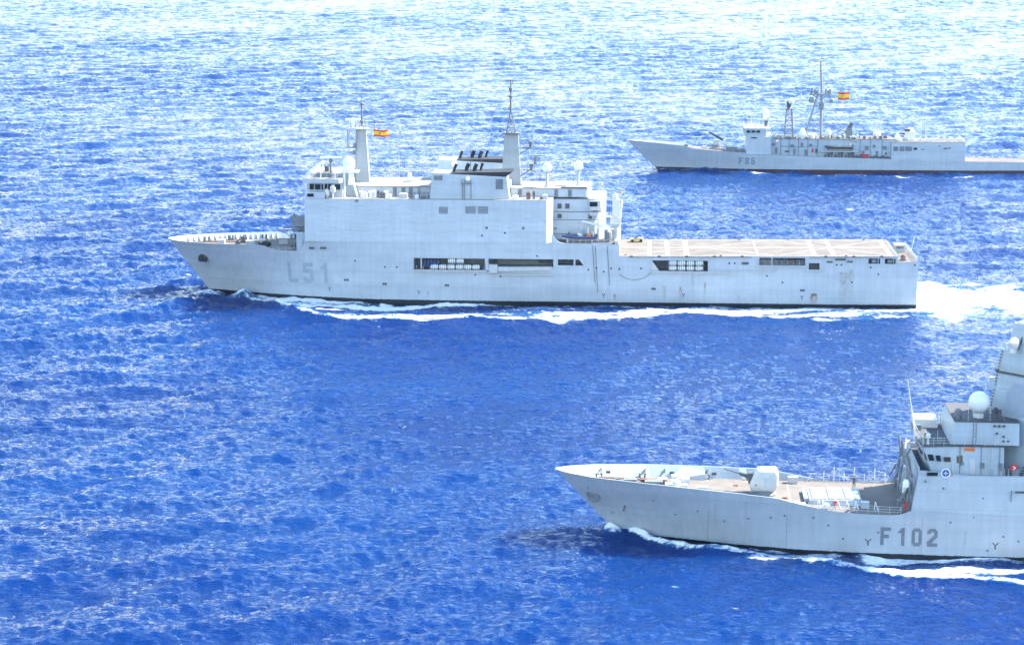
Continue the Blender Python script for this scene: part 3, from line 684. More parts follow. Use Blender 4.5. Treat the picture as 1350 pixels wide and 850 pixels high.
mb.box(97, 100, -8.6, -6.6, 19.0, 19.15); mb.box(97.1, 100, -8.6, -6.6, 16.3, 16.45); mb.rail([(97.1, -8.6, 19.15), (100, -8.6, 19.15)], 1, .8, .05, 2); mb.ladder((98.6, -8.4, 13.6), (97.6, -8.0, 19), (.4, 0, 0), .05); mb.build('access_tower', 'cream', lroot, 0)
HL.deck([86.9] + frange(88, 101.8, 2), lambda u: 13.58, .1).build('boat_deck', 'deckdark', lroot, 0)
mb = MB().box(101.7, 101.96, -12.4, 12.4, 11.0, 13.66)
mb.box(101.0, 101.7, -12.3, -9.0, 13.6, 14.3); mb.build('deck_break_bulkhead', 'pale', lroot, 0)
mb = MB().rail([(90.5, -12.3, 13.6), (101.5, -12.3, 13.6)], 1.0, 1.4, .04, 3); mb.rail([(87.5, 12.3, 13.6), (101.5, 12.3, 13.6)], 1.0, 1.8, .03, 2); mb.build('boat_deck_railing', 'pale', lroot, 0)
# boat crane
cr = MB().lathe((101.0, -5.4, 11.1), [(1.0, 0), (.85, .3), (.85, 5.5), (1.1, 5.7), (1.1, 6.1)], 14).build('boat_crane', 'pale', lroot)
mb = MB().box(99.8, 102.2, -6.6, -4.4, 17.2, 18.6); mb.frus((101.2, -5.5), .8, .9, 18.6, (101.3, -5.5), .6, .6, 22.6); mb.box(100.3, 100.8, -6.4, -5.9, 18.6, 23.2); mb.lathe((100.9, -5.6, 22.6), [(.5, 0), (.7, .4), (.6, 1.0), (.2, 1.3)], 10); mb.tube((102, -5.5, 17.5), (102.4, -5.5, 22.5), .15); mb.build('crane_cab', 'cream', cr, 0)
mb = MB().tube((100.6, -6.3, 16.0), (93.6, -7.6, 18.0), .3, .2, 8); mb.tube((100.2, -6.3, 16.8), (96.6, -7.0, 17.4), .12); mb.tube((93.6, -7.6, 17.9), (93.6, -7.6, 16.0), .04, .04, 4); mb.build('crane_jib', 'white', cr)
mb = MB().lathe((99.4, -8.8, 13.9), [(.5, 0), (.8, .3), (.8, 1.9), (.4, 2.4)], 10); mb.tube((99.4, -8.8, 13.5), (99.4, -8.8, 14), .3); mb.build('crane_counterweight', 'louvre', cr)
MB().ell((102.0, -5.4, 24.1), .22, .22, .22).build('obstruction_lamp', 'red', cr)
mb = MB().tube((101, -5.5, 22.8), (96.5, -5.8, 22.6), .14); mb.tube((96.5, -5.8, 22.6), (99.4, -5.6, 21.2), .1); mb.build('crane_stay', 'grey', cr)
for u in (90.6, 95.9):
    MB().hexa([(u - .15, -10.3, 13.6), (u + .15, -10.3, 13.6), (u + .15, -8.2, 13.6), (u - .15, -8.2, 13.6)], [(u - .15, -9.9, 14.2), (u + .15, -9.9, 14.2), (u + .15, -8.6, 14.2), (u - .15, -8.6, 14.2)]).build('boat_chock', 'grey', lroot, 0)
mb = MB().tube((95.0, -7.4, 13.6), (95.0, -7.4, 16.6), .13); mb.tube((97.0, -7.4, 13.6), (97.0, -7.4, 16.4), .13); mb.tube((93.4, -7.6, 15.0), (95.4, -8.6, 14.2), .1); mb.build('boat_davit', 'white', lroot)
# flight deck
FU = [101.96, 112, 122, 132, 142, 152, 162]
FDZ = lambda u: 11.02 + (u - 101.96) * .53 / 60.04
mb = MB()
for a, b in zip(FU[:-1], FU[1:]): mb.poly([(a, -12.5, FDZ(a) + .02), (b, -12.5, FDZ(b) + .02), (b, 12.5, FDZ(b) + .02), (a, 12.5, FDZ(a) + .02)])
fd = mb.build('flight_deck', 'deck', lroot, 0)
lay = [0]
def stripe(mb, a, b, w, lift):
    a, b = Vector(a), Vector(b); d = (b - a).normalized(); n = Vector((-d.y, d.x)) * w / 2; N = max(1, int((b - a).length / 5))
    for i in range(N):
        p, q = a.lerp(b, i / N), a.lerp(b, (i + 1) / N)
        mb.poly([(c.x, c.y, FDZ(c.x) + lift) for c in (p - n, q - n, q + n, p + n)])
mb = MB()
for u, w in ((108.5, .8), (112.4, .9), (116.6, 1.1), (144.3, .95), (148.4, 1.0), (160.6, .9)): stripe(mb, (u, -11.3), (u, 11.3), w, .032)
stripe(mb, (132, -11.3), (132, 11.3), .4, .032)
for v in (-11.75, 11.75): stripe(mb, (103, v), (161.4, v), .45, .036)
stripe(mb, (103, 0), (161, 0), .6, .040)
L0 = .044
for c in (120.0, 152.0):
    for s in (-1, 1): stripe(mb, (c - 15.5 if c < 130 else c - 15, -s * 10.8), (c + 15.5 if c < 130 else c + 8.5, s * 10.8), .42, L0); L0 += .004
for c in (120.0, 152.0):
    stripe(mb, (c - 2.2, 0), (c + 2.2, 0), 1.6, L0 + .006)
mb.build('deck_marking', 'mark', fd, 0, normals=False)
mb = MB()
for sd in (-1, 1):
    for i, u in enumerate(frange(104, 158, 3.0)):
        if sd < 0 and 130 < u < 143: continue
        y = sd * 12.55; z = FDZ(u) - .1
        w = 1.0 if sd > 0 else .28
        mb.box(u, u + 2.7, min(y, y + sd * w), max(y, y + sd * w), z - .06, z)
        if i % 2 == 0: mb.box(u + .3, u + .9, min(y, y + sd * w * .7), max(y, y + sd * w * .7), z, z + .28)
for v in frange(-11, 9, 2.5): mb.box(162.1, 162.6, v, v + 2.2, 11.35, 11.42)
mb.build('safety_net', 'dark', fd, 0)
for (u, v) in ((157, 11.6), (129, 11.8), (113, 12), (140, 12), (124, -12.2), (151, -12.2), (103.3, -11)):
    MB().lathe((u, v, FDZ(u) + .02), [(.25, 0), (.25, .18), (.12, .26)], 8).build('deck_light', 'dark', fd)
# quarterdeck
HL.deck([162.05, 164, 166.45], lambda u: 10.12, .1).build('quarterdeck', 'deck', lroot, 0)
mb = MB().box(161.85, 162.1, -12.3, 12.3, 10.1, 11.55); mb.build('after_bulkhead', 'grey', lroot, 0)
mb = MB().plan([(163.1, 2.5), (165.3, 2.5), (165.3, 6.0), (163.1, 6.0)], 10.12, 11.7); mb.box(163.0, 165.4, 2.4, 6.1, 11.7, 11.8); qd = mb.build('stern_house', 'pale', lroot, 0)
MB().box(163.4, 165.0, 2.42, 2.52, 11.0, 11.5).build('window', 'louvre', qd, 0)
mb = MB().rail([(162.4, -12, 10.12), (166.3, -11.7, 10.12), (166.3, 11.7, 10.12)], 1.1, 1.3, .05, 3); mb.build('stern_railing', 'pale', lroot, 0)
MB().tube((166.2, 0, 10.1), (167.0, 0, 14.0), .05, .03).build('flagstaff', 'white', lroot)
mb = MB().lathe((163.6, -9.8, 10.8), [(.5, 0), (.5, .1), (.3, .2), (.3, 1.3), (.5, 1.4), (.5, 1.5)], 10, 'y'); mb.box(163, 164.2, -9.6, -8.5, 10.12, 10.5); mb.build('mooring_winch', 'brown', lroot)
mb = MB()
for (a, b) in ((155.8, 158.3), (159.3, 161.6)):
    mb.lathe(((a + b) / 2 - .5, -11.4, 10.3), [(.3, 0), (.4, .2), (.4, .9), (.3, 1.1)], 8, 'x'); mb.tube((b - .4, -12.2, 9.95), (b - .4, -12.2, 10.95), .12)
mb.build('mooring_fairlead', 'grey', lroot)

# --- things that rest on it
def raft_at(loc, label, group):
    global RAFT
    if RAFT is None:
        r = thing('life_raft', label, 'life raft', loc, PL.a, group)
        mb = MB().lathe((-.82, 0, 0), [(.28, 0), (.48, .12), (.55, .3), (.55, 1.34), (.48, 1.52), (.28, 1.64)], 16, 'x'); mb.build('canister', 'cream', r, 50)
        for u in (-.42, .0, .42): MB().lathe((u - .05, 0, 0), [(.565, 0), (.565, .1)], 16, 'x').build('strap', 'louvre', r, 50)
        RAFT = r; return r
    return dup(RAFT, loc, PL.a, label, group)
RAFT = None
ordn = ['first', 'second', 'third', 'fourth', 'fifth', 'sixth']
for i in range(6):
    raft_at(PL.w(61.5 + i * 1.83, -12.15, 8.26), 'white life raft canister, %s from the bow in the lower row of the forward bay' % ordn[i], 'life rafts in the forward side bay')
for i in range(2):
    raft_at(PL.w(65.3 + i * 1.83, -12.0, 9.6), 'white life raft canister raised above the row in the forward bay, nearer the %s' % ('bow' if i == 0 else 'stern'), 'life rafts in the forward side bay')
for r_ in range(2):
    for i in range(4):
        raft_at(PL.w(113.6 + i * 1.9, -12.25, 8.5 + r_ * 1.14), 'white life raft canister under the flight deck edge, %s from the bow, %s row' % (ordn[i], ('lower', 'upper')[r_]), 'life rafts in the after side bay')
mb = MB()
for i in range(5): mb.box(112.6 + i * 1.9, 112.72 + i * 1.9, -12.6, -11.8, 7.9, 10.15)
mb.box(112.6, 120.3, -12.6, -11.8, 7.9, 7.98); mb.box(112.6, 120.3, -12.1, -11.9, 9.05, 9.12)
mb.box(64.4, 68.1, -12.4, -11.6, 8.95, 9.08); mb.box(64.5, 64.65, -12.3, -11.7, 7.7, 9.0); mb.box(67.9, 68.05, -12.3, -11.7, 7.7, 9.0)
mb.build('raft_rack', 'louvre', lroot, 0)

def boat_mesh(root, L, W, tube, tubemat, hullmat):
    """rigid inflatable: local x forward towards -x"""
    mb = MB(); n = 14
    def half(t): return W / 2 * (1 - max(0, (t - .62) / .38) ** 2.2)
    rows = []
    for i in range(n + 1):
        t = i / n; x = L / 2 - L * t; b = half(t) * .82 + .02; kz = .08 + .35 * max(0, (t - .6) / .4) ** 2
        rows.append([(x, -b, .62), (x, -b * .75, .3 + kz * .3), (x, 0, kz), (x, b * .75, .3 + kz * .3), (x, b, .62)])
    for a, b in zip(rows[:-1], rows[1:]):
        for j in range(4): mb.poly([a[j], b[j], b[j + 1], a[j + 1]])
        mb.poly([(a[0][0], a[0][1], .52), (b[0][0], b[0][1], .52), (b[4][0], b[4][1], .52), (a[4][0], a[4][1], .52)])
    mb.poly(rows[0]); mb.build('boat_hull', hullmat, root, 0)
    mb = MB(); pts = []
    for sd in (-1, 1):
        P = [(L / 2 - L * t, sd * half(t) * .86, .74 + .22 * max(0, (t - .6) / .4) ** 2) for t in [i / n for i in range(n + 1)]]
        mb.path(P, tube, 9)
        for p in P[1:-1]: mb.ell(p, tube, tube, tube, 8, 6)
    mb.build('inflatable_tube', tubemat, root, 60)
    mb = MB().box(-.3, .7, -.35, .35, .5, 1.35); mb.hexa([(-.5, -.3, 1.2), (-.3, -.3, 1.3), (-.3, .3, 1.3), (-.5, .3, 1.2)], [(-.4, -.28, 1.7), (-.3, -.28, 1.75), (-.3, .28, 1.75), (-.4, .28, 1.7)]); mb.build('console', 'pale', root, 0)
    mb = MB().box(1.0, 1.9, -.28, .28, .5, .95); mb.build('seat', 'dark', root, 0)
    mb = MB().tube((L / 2 - .7, -.6, .6), (L / 2 - .8, -.6, 1.9), .05); mb.tube((L / 2 - .7, .6, .6), (L / 2 - .8, .6, 1.9), .05); mb.tube((L / 2 - .8, -.6, 1.9), (L / 2 - .8, .6, 1.9), .05); mb.build('roll_bar', 'white', root)
    mb = MB().box(L / 2 - .25, L / 2 + .25, -.25, .25, .75, 1.4); mb.box(L / 2 - .02, L / 2 + .14, -.08, .08, .0, .8); mb.build('outboard_motor', 'dark', root, 0)
b1 = thing('inflatable_boat', 'navy and white rigid inflatable boat on chocks in the notch behind the tall superstructure', 'boat', PL.w(93.2, -9.3, 13.98), PL.a)
boat_mesh(b1, 7.4, 2.6, .30, 'navy', 'white')
MB().box(1.6, 2.5, -.5, .5, .96, 1.5).build('stowed_bag', 'orange', b1, 0)
# yellow tractor on the flight deck
tr = thing('deck_tractor', 'low yellow deck tractor parked at the forward end of the flight deck', 'tractor', PL.w(105.6, 8.6, FDZ(105.6) + .03), PL.a)
mb = MB().hexa([(-1.5, -.75, .3), (1.5, -.75, .3), (1.5, .75, .3), (-1.5, .75, .3)], [(-1.5, -.75, .7), (1.5, -.7, .8), (1.5, .7, .8), (-1.5, .75, .7)]); mb.box(.2, 1.4, -.65, .65, .8, .95); mb.build('tractor_body', 'yellow', tr, 0)
mb = MB().box(-.7, 0, -.4, .4, .85, 1.0); mb.box(0, .12, -.4, .4, .85, 1.5); mb.build('seat', 'dark', tr, 0)
for x in (-.95, .95):
    for s in (-1, 1): MB().lathe((x, s * .66 - .12, .34), [(.34, 0), (.34, .24)], 14, 'y').build('wheel', 'rubber', tr)

def flag(name, label, P, W, H, yaw, seed, sag=.5):
    """a flying cloth: three bands, cloth ripples along the fly"""
    root = thing(name, label, 'flag', P, yaw)
    r = random.Random(seed); ph = r.random() * 6
    def pt(i, z):
        x = W * i; return (x, .22 * W * .5 * i * math.sin(5.2 * i + ph) + .05 * math.sin(9 * i + z * 3), z - sag * i * W * .35 + .06 * W * math.sin(6 * i + ph) * i)
    for nm, z0, z1, m in (('red_band', 0, .25, 'flagred'), ('yellow_band', .25, .75, 'flagyellow'), ('red_band', .75, 1, 'flagred')):
        mb = MB(); n = 14
        for k in range(n):
            a, b = k / n, (k + 1) / n
            f = [pt(a, z0 * H), pt(b, z0 * H), pt(b, z1 * H), pt(a, z1 * H)]
            g = [(x, y + .012, z) for x, y, z in f]
            mb.hexa(f, g)
        mb.build(nm, m, root, 60)
    e = MB()
    c = pt(.38, H * .5); e.lathe((c[0], c[1] - .03, c[2]), [(.15 * H, 0), (.15 * H, .07)], 10, 'y')
    e.build('coat_of_arms', 'flagred', root)
    return root
flag('ensign', 'red and yellow banded flag streaming from the forward mast of amphibious ship L51', PL.w(47.1, -.4, 35.6), 3.3, 1.45, PL.a + R(14), 3, .12)
MB().path([(47.1, -.4, 35.2), (47.0, -.3, 39.4), (44.35, 0, 42.8)], .03, 4).build('flag_halyard', 'dark', lroot)

# ================================================================== SHIP 2: the frigate in the foreground
HA = Hull(146,
    [(0, .25), (1, 1.3), (2, 2.1), (5, 3.7), (12, 5.5), (20, 6.8), (28, 7.6), (36, 8.25), (46, 8.8), (55, 9.15), (65, 9.3), (120, 9.2), (146, 8)],
    [(0, .1), (6, 1.5), (12, 3.0), (20, 5.0), (30, 6.9), (40, 8.0), (55, 8.75), (75, 9.0), (120, 8.8), (146, 7)],
    [(0, 9.35), (5, 9.1), (12.4, 8.8), (20.6, 8.35), (27.0, 7.95), (29.6, 7.75), (31, 7.4), (33, 6.95), (35.4, 6.5), (38, 6.15), (41, 6.0), (45, 5.95), (46.2, 6.05), (46.9, 6.25), (47.4, 6.55), (47.6, 6.62), (62, 6.2), (100, 6.0), (118, 5.8), (146, 5.9)],
    9.0, 9.35, 46.0, 1.55)
aroot = thing('frigate', 'grey frigate F102 with domed gun, missile cells and tall faceted radar mast', 'warship', (PA.x, PA.y, 0), PA.a)
AU = sorted(set(frange(0, 10, .5) + frange(10, 30, 1) + frange(30, 48, .5) + frange(48, 146, 3.5)))
AZ = [-2, 0, .6, 1.2, 2, 2.8, 3.6, 4.4, 5.2, 5.8]
HA.shell(AU, AZ).build('hull', 'fhull', aroot, 30)
ADZ = lambda u: float(np.interp(u, [0, 4, 12, 20, 32, 45, 48], [7.75, 7.6, 7.1, 6.72, 6.22, 5.9, 5.9]))
HA.deck(frange(.3, 48.5, .8), ADZ, .12).build('forecastle_deck', 'fdeck', aroot, 0)
bw = HA.bulwark([u for u in AU if u <= 35.6], ADZ, -1, .16); bw2 = HA.bulwark([u for u in AU if u <= 35.6], ADZ, 1, .16)
k = len(bw.v); bw.v += bw2.v; bw.f += [tuple(i + k for i in f) for f in bw2.f]; bw.mi += bw2.mi
bw.build('bulwark', 'grey', aroot, 0, normals=False)
mb = MB()
for sd in (-1, 1):
    P = [HA.pt(u, ADZ(u) + .05, sd, -.25) for u in frange(34.5 if sd < 0 else 35, 46.5, 1.5)]
    mb.rail(P, 1.05, 1.5, .035, 3)
    for i, p in enumerate(P[::2]): mb.tube((p[0] - .45, p[1] - sd * .5, p[2]), (p[0], p[1], p[2] + 1.0), .04, .04, 5)
mb.build('deck_railing', 'pale', aroot, 0)
mb = MB()
for u in frange(37, 46, 1.5): mb.tube(HA.pt(u, ADZ(u), 1, -.3), tuple(Vector(HA.pt(u, ADZ(u), 1, -.3)) + Vector((0, 0, 2.1 if int(u * 2) % 2 else 1.3))), .05)
mb.build('stanchion', 'white', aroot, 0)
# forecastle fittings
mb = MB()
for sd in (-1, 1): mb.path([(6.0, 1.5 + sd * .5, 7.62), (9, 1.9 + sd * .7, 7.42), (12, 1.7 + sd * .9, 7.25), (15.6, .8 + sd * 1.1, 7.1)], .15, 6)
mb.path([(13, -3.4, 7.15), (14.3, -3.0, 7.1), (16.2, -3.6, 7.0)], .12, 6)
mb.build('anchor_chain', 'brown', aroot)
for v in (-1.5, 1.4):
    MB().lathe((16.6, v, 6.85), [(.75, 0), (.75, .25), (.45, .4), (.38, 1.0), (.62, 1.25), (.62, 1.5), (.3, 1.55)], 14).build('capstan', 'cream', aroot)
mb = MB().box(15.2, 18.2, -.7, .7, 6.85, 7.5); mb.lathe((16.8, -1.0, 7.8), [(.5, 0), (.5, .2), (.28, .3), (.28, 1.7), (.5, 1.8), (.5, 2.0)], 12, 'y'); mb.box(17.3, 18.5, .3, 1.6, 7.4, 8.1); mb.build('windlass', 'pale', aroot)
for (u, v) in ((5.2, -2.0), (11.6, -3.9), (15, -4.4), (6, 2.2), (12, 4), (18.5, -5.2), (21, 5.6), (27, 6.6)):
    b = MB().box(u - .6, u + .6, v - .22, v + .22, ADZ(u), ADZ(u) + .1)
    for s in (-.35, .35): b.lathe((u + s, v, ADZ(u) + .1), [(.17, 0), (.14, .06), (.14, .5), (.2, .55), (.2, .65)], 10)
    b.build('mooring_bollard', 'louvre', aroot)
for (u, v, a, b, c, m) in ((10.4, .9, 1.7, .8, .55, 'louvre'), (13.6, .5, 2.4, .9, .6, 'louvre'), (8.6, 1.6, .7, .7, .3, 'dark'), (20.2, -1.2, 1.4, 1.1, .7, 'pale'), (12.2, 1.6, .8, .6, .5, 'brown'), (14.8, 2.6, 1.2, 1.0, .5, 'pale'), (32.5, -5.7, 1.4, .6, .5, 'cream'), (33.5, -6.6, .8, .5, .6, 'cream'), (33, 6.2, 1.3, .8, .9, 'pale'), (25, 3, .5, .5, .1, 'brown'), (31.5, -2.2, .5, .4, .12, 'brown'), (31.0, -4.1, .5, .4, .12, 'brown')):
    h = MB().box(u - a / 2, u + a / 2, v - b / 2, v + b / 2, ADZ(u) - .02, ADZ(u) + c); h.box(u - a / 2 - .05, u + a / 2 + .05, v - b / 2 - .05, v + b / 2 + .05, ADZ(u) + c, ADZ(u) + c + .06); h.build('deck_locker', m, aroot, 0)
mb = MB()
for u in frange(7, 17, 1.35): mb.tube((u, 1.0 - .02 * u, ADZ(u) + .12), (u + .9, .8 - .02 * u, ADZ(u) + .3), .16, .1, 6); mb.tube((u + .5, 2.3, ADZ(u) + .1), (u + 1.1, 2.6, ADZ(u) + .1), .12, .1, 6)
mb.build('mooring_line', 'brown', aroot)
mb = MB()
for (u, t) in ((5.3, 1), (11.6, 0), (14.4, 1), (20.5, 1)):
    p = HA.pt(u, 8.2, 1, -.35); mb.tube((p[0], p[1], ADZ(u)), (p[0], p[1], ADZ(u) + 1.2), .05); mb.tube((p[0] - .5, p[1] - .4, ADZ(u) + .8), (p[0] + .1, p[1], ADZ(u) + 1.2), .05); mb.tube((p[0] - .7, p[1] - .4, ADZ(u)), (p[0], p[1], ADZ(u) + 1.2), .05)
    if t: mb.box(p[0] + .7, p[0] + 1.3, p[1] - .1, p[1] + .05, ADZ(u) + .5, ADZ(u) + .85)
mb.build('bulwark_fitting', 'dark', aroot, 0)
# breakwater standing against the starboard bulwark
mb = MB().hexa([(16.0, 4.4, 6.9), (20.7, 4.9, 6.75), (20.7, 6.4, 6.75), (17.0, 6.2, 6.9)], [(17.4, 6.0, 8.5), (20.7, 5.0, 7.6), (20.7, 6.5, 7.7), (17.6, 6.2, 8.5)])
mb.build('breakwater', 'grey', aroot, 0)
mb = MB()
def flat(a, b, w, lift=.02):
    a, b = Vector(a), Vector(b); d = (b - a).normalized(); n = Vector((-d.y, d.x)) * w / 2; N = max(1, int((b - a).length / 1.5))
    for i in range(N):
        p, q = a.lerp(b, i / N), a.lerp(b, (i + 1) / N)
        mb.poly([(c.x, c.y, ADZ(c.x) + lift) for c in (p - n, q - n, q + n, p + n)])
flat((21.6, -5.6), (21.6, 5.8), .42); flat((22.0, .6), (25.4, .6), .16, .024); flat((25.2, -6.2), (25.2, .5), .3, .028); flat((32.2, -6.2), (32.2, 6.2), .2, .028); flat((21.9, 5.6), (32, 6.4), .14, .03)
mb.build('deck_marking', 'mark', aroot, 0, normals=False)
# gun
gun = MB().lathe((28.6, -.6, 6.3), [(1.75, 0), (1.75, .3), (1.55, .45), (1.55, .75)], 28).build('gun', 'louvre', aroot)
prof = [(-1.75, 0), (1.45, 0), (2.0, 1.0), (2.05, 2.5), (1.75, 3.15), (-.85, 3.1), (-1.35, 2.3), (-1.9, .9)]
mb = MB(); c = (28.6, -.6, 6.95)
rings = []
for (v, sc, dz) in ((-1.38, .80, .12), (-1.22, .93, .03), (-.9, 1, 0), (.9, 1, 0), (1.22, .93, .03), (1.38, .80, .12)):
    ring = []
    n = len(prof)
    for i in range(n):                       # rounded outline: cut each corner twice
        a, b, d = Vector(prof[i - 1]), Vector(prof[i]), Vector(prof[(i + 1) % n])
        for p in (b.lerp(a, .22), b.lerp(a, .06).lerp(b.lerp(d, .06), .5), b.lerp(d, .22)):
            ring.append((c[0] + p.x * sc + (1 - sc) * .1, c[1] + v, c[2] + 1.5 + (p.y - 1.5) * sc))
    rings.append(ring)
k0 = len(mb.v); n = len(rings[0]); mb.v += [p for r_ in rings for p in r_]
for j in range(len(rings) - 1):
    for i in range(n): mb.f.append((k0 + j * n + i, k0 + j * n + (i + 1) % n, k0 + (j + 1) * n + (i + 1) % n, k0 + (j + 1) * n + i)); mb.mi.append(0)
mb.f.append(tuple(k0 + i for i in range(n))); mb.mi.append(0); mb.f.append(tuple(k0 + (len(rings) - 1) * n + i for i in range(n))); mb.mi.append(0)
gh = mb.build('gun_house', 'pale', gun, 40)
mb = MB().tube((27.0, -.1, 8.6), (25.4, .5, 8.95), .34, .24, 12); mb.tube((25.4, .5, 8.95), (23.2, 1.25, 9.4), .09, .07, 10); mb.build('gun_barrel', 'dark', gun)
MB().box(26.55, 27.1, -.75, .55, 7.8, 9.3).build('gun_mantlet', 'dark', gun, 0)
MB().box(28.6, 29.7, -2.02, -1.96, 7.5, 9.0).build('gun_house_hatch', 'grey', gun, 0)
MB().tube((27.5, -1.99, 8.0), (27.5, -2.05, 8.0), .1).build('gun_house_port', 'dark', gun)
# vertical missile cells
vz = 6.0
vl = MB().hexa([(34.4, -4.5, vz - .15), (41.9, -4.6, vz - .15), (41.9, 2.1, vz - .15), (34.4, 2.1, vz - .15)], [(34.7, -4.4, 6.72), (41.7, -4.4, 6.72), (41.7, 2.0, 6.72), (34.7, 2.0, 6.72)]).build('missile_launcher', 'grey', aroot, 0)
for i in range(3):
    for j in range(2):
        mx, my = 34.95 + i * 2.27, -4.15 + j * 3.1
        tr_ = MB().box(mx, mx + 2.12, my, my + 2.95, 6.72, 6.79).build('cell_module', 'louvre', vl, 0)
        for a in range(2):
            for b in range(4):
                x0 = mx + .12 + a * 1.24; y0 = my + .12 + b * .69
                MB().box(x0, x0 + .64, y0, y0 + .6, 6.79, 6.86).build('cell_hatch', 'grey', tr_, 0)
        MB().box(mx + .82, mx + 1.3, my + .1, my + 2.85, 6.79, 6.83).build('exhaust_hatch', 'pale', tr_, 0)
MB().box(37.9, 38.5, -4.68, -4.52, 6.1, 6.6).build('warning_plate', 'red', vl, 0)
mb = MB().box(41.5, 42.6, -5.6, -4.7, 5.9, 6.8); mb.box(34.0, 34.5, -3.5, 1.6, 5.95, 6.7); mb.build('launcher_locker', 'grey', aroot, 0)
mb = MB()
for i, u in enumerate((35.6, 36.2, 38.2, 39.4, 40.6, 43.2)): mb.path([(u, -6.3, ADZ(u)), (u + .1, -6.3, ADZ(u) + 1.2), (u + .5, -6.5, ADZ(u))], .05, 5)
mb.lathe((36.8, -6.6, 6.3), [(.5, 0), (.5, .12), (.2, .14), (.2, .5), (.5, .52), (.5, .64)], 12, 'y'); mb.build('hose_rack', 'white', aroot, 0)
# anchors
for sd in (-1, 1):
    mb = MB(); c = Vector(HA.on(5.6, 6.0, .05, sd))
    mb.tube(c + Vector((-1.2, sd * .25, .25)), c + Vector((.6, sd * .15, .35)), .14); mb.tube(c + Vector((.6, sd * .15, .6)), c + Vector((.5, sd * .1, -.3)), .22)
    mb.tube(c + Vector((-1.1, sd * .3, .5)), c + Vector((-.7, sd * .1, -.75)), .16, .07); mb.tube(c + Vector((-1.2, sd * .3, .35)), c + Vector((.3, sd * .1, -.8)), .1); mb.tube(c + Vector((-.6, sd * .1, -.75)), c + Vector((.4, sd * .1, -.6)), .12)
    mb.build('anchor', 'louvre', aroot)
hull_text(HA, 'F102', 43.9, 51.4, 1.72, 4.25, aroot, 'number', .5)
dots(HA, aroot, [(4.7, 7.3), (8, 3.6), (13.6, 6.3), (19.6, 5.1), (16.6, 4.3), (23.2, 3.9), (26.4, 4.5), (29.4, 4.9), (31.2, 5.3), (35.0, 5.2), (43.6, 3.5), (37.0, 4.2), (60, 3.4), (39, 2.4), (58, 1.4), (62, 2.8), (53, 5.2)], .17, 'number')
mb = MB().tube(HA.on(9.5, 4.0, .06), HA.on(9.7, 5.0, .06), .09); mb.build('draught_pipe', 'number', aroot)
mb = MB()
for u in (42.3, 59.0):
    z = 2.1
    for s in (-.4, .4): mb.poly([HA.on(u + s - .1, z + .45, .02), HA.on(u + s + .1, z + .45, .02), HA.on(u + .1, z, .02), HA.on(u - .1, z, .02)])
    mb.poly([HA.on(u - .1, z - .5, .02), HA.on(u + .1, z - .5, .02), HA.on(u + .1, z - .01, .02), HA.on(u - .1, z - .01, .02)])
mb.build('stabiliser_mark', 'dark', aroot, 0)
mb = MB()
for u in (21, 31.5, 49.3):                           # vertical seams
    for i in range(6):
        z0, z1 = .8 + i * .8, 1.6 + i * .8; mb.poly([HA.on(u, z0, .012), HA.on(u + .05, z0, .012), HA.on(u + .05, z1, .012), HA.on(u, z1, .012)])
mb.build('plate_seam', 'number', aroot, 0)
# superstructure, lower block flush with the side
W0 = [(47.7, -8.72), (48.6, -8.82), (55, -9.1), (66, -9.25), (98, -9.2)]
W1 = [(48.7, -7.9), (49.4, -8.0), (55, -8.1), (66, -8.1), (98, -8.1)]
low = MB().plan(W0 + [(a, -b) for a, b in W0[::-1]], 5.9, 11.2, W1 + [(a, -b) for a, b in W1[::-1]])
# its side starts on the hull edge
ss = low.build('superstructure', 'fhull', aroot, 20)
mb = MB()
for a, b in zip(W1[:-1], W1[1:]):
    for sd in (1, -1): mb.hexa([(a[0], sd * a[1], 11.2), (b[0], sd * b[1], 11.2), (b[0], sd * (b[1] + .14), 11.2), (a[0], sd * (a[1] + .14), 11.2)], [(a[0], sd * (a[1] - .05), 11.95 if a[0] < 54 else 11.45), (b[0], sd * (b[1] - .05), 11.95 if b[0] < 54 else 11.45), (b[0], sd * (b[1] + .1), 11.95 if b[0] < 54 else 11.45), (a[0], sd * (a[1] + .1), 11.95 if a[0] < 54 else 11.45)])
mb.hexa([(48.7, -7.9, 11.2), (48.95, -7.9, 11.2), (48.95, 7.9, 11.2), (48.7, 7.9, 11.2)], [(48.6, -7.9, 12.4), (48.8, -7.9, 12.4), (48.8, 7.9, 12.4), (48.6, 7.9, 12.4)])
mb.build('wing_bulwark', 'grey', ss, 0)
MB().plan([(48.9, -7.8), (98, -7.9), (98, 7.9), (48.9, 7.8)], 11.21, 11.24).build('wing_deck', 'deckdark', ss, 0)
MB().box(49.8, 51.2, -8.2, -8.02, 11.32, 11.78).build('wing_opening', 'glass', ss, 0)
em = MB().lathe((52.25, -8.06, 11.72), [(.62, 0), (.62, -.12)], 24, 'y').build('emblem', 'white', ss)
MB().lathe((52.25, -8.19, 11.72), [(.47, 0), (.47, -.03)], 24, 'y').build('emblem_disc', 'blue', em)
mb = MB()
for k in range(4):
    a = k * math.pi / 2; t = Vector((math.cos(a), 0, math.sin(a))); n = Vector((-math.sin(a), 0, math.cos(a))); o = Vector((52.25, -8.235, 11.72))
    mb.poly([o, o + t * .14 + n * .08, o + t * .38, o + t * .14 - n * .08])
mb.build('emblem_star', 'cream', em, 0)
MB().tube((53.1, -8.15, 11.5), (53.1, -8.25, 11.5), .13).build('wing_lamp', 'orange', ss)
MB().box(61.4, 62.6, -8.75, -8.45, 9.3, 9.5).build('side_slot', 'dark', ss, 0)
dots(HA, aroot, [(56, 6.0)], .12, 'number')
mb = MB()
for (u, z) in ((49.6, 10.6), (57.2, 8.5), (52, 9.7)): mb.tube((u, -8.7, z), (u, -8.1, z), .1)
mb.build('vent', 'dark', ss)
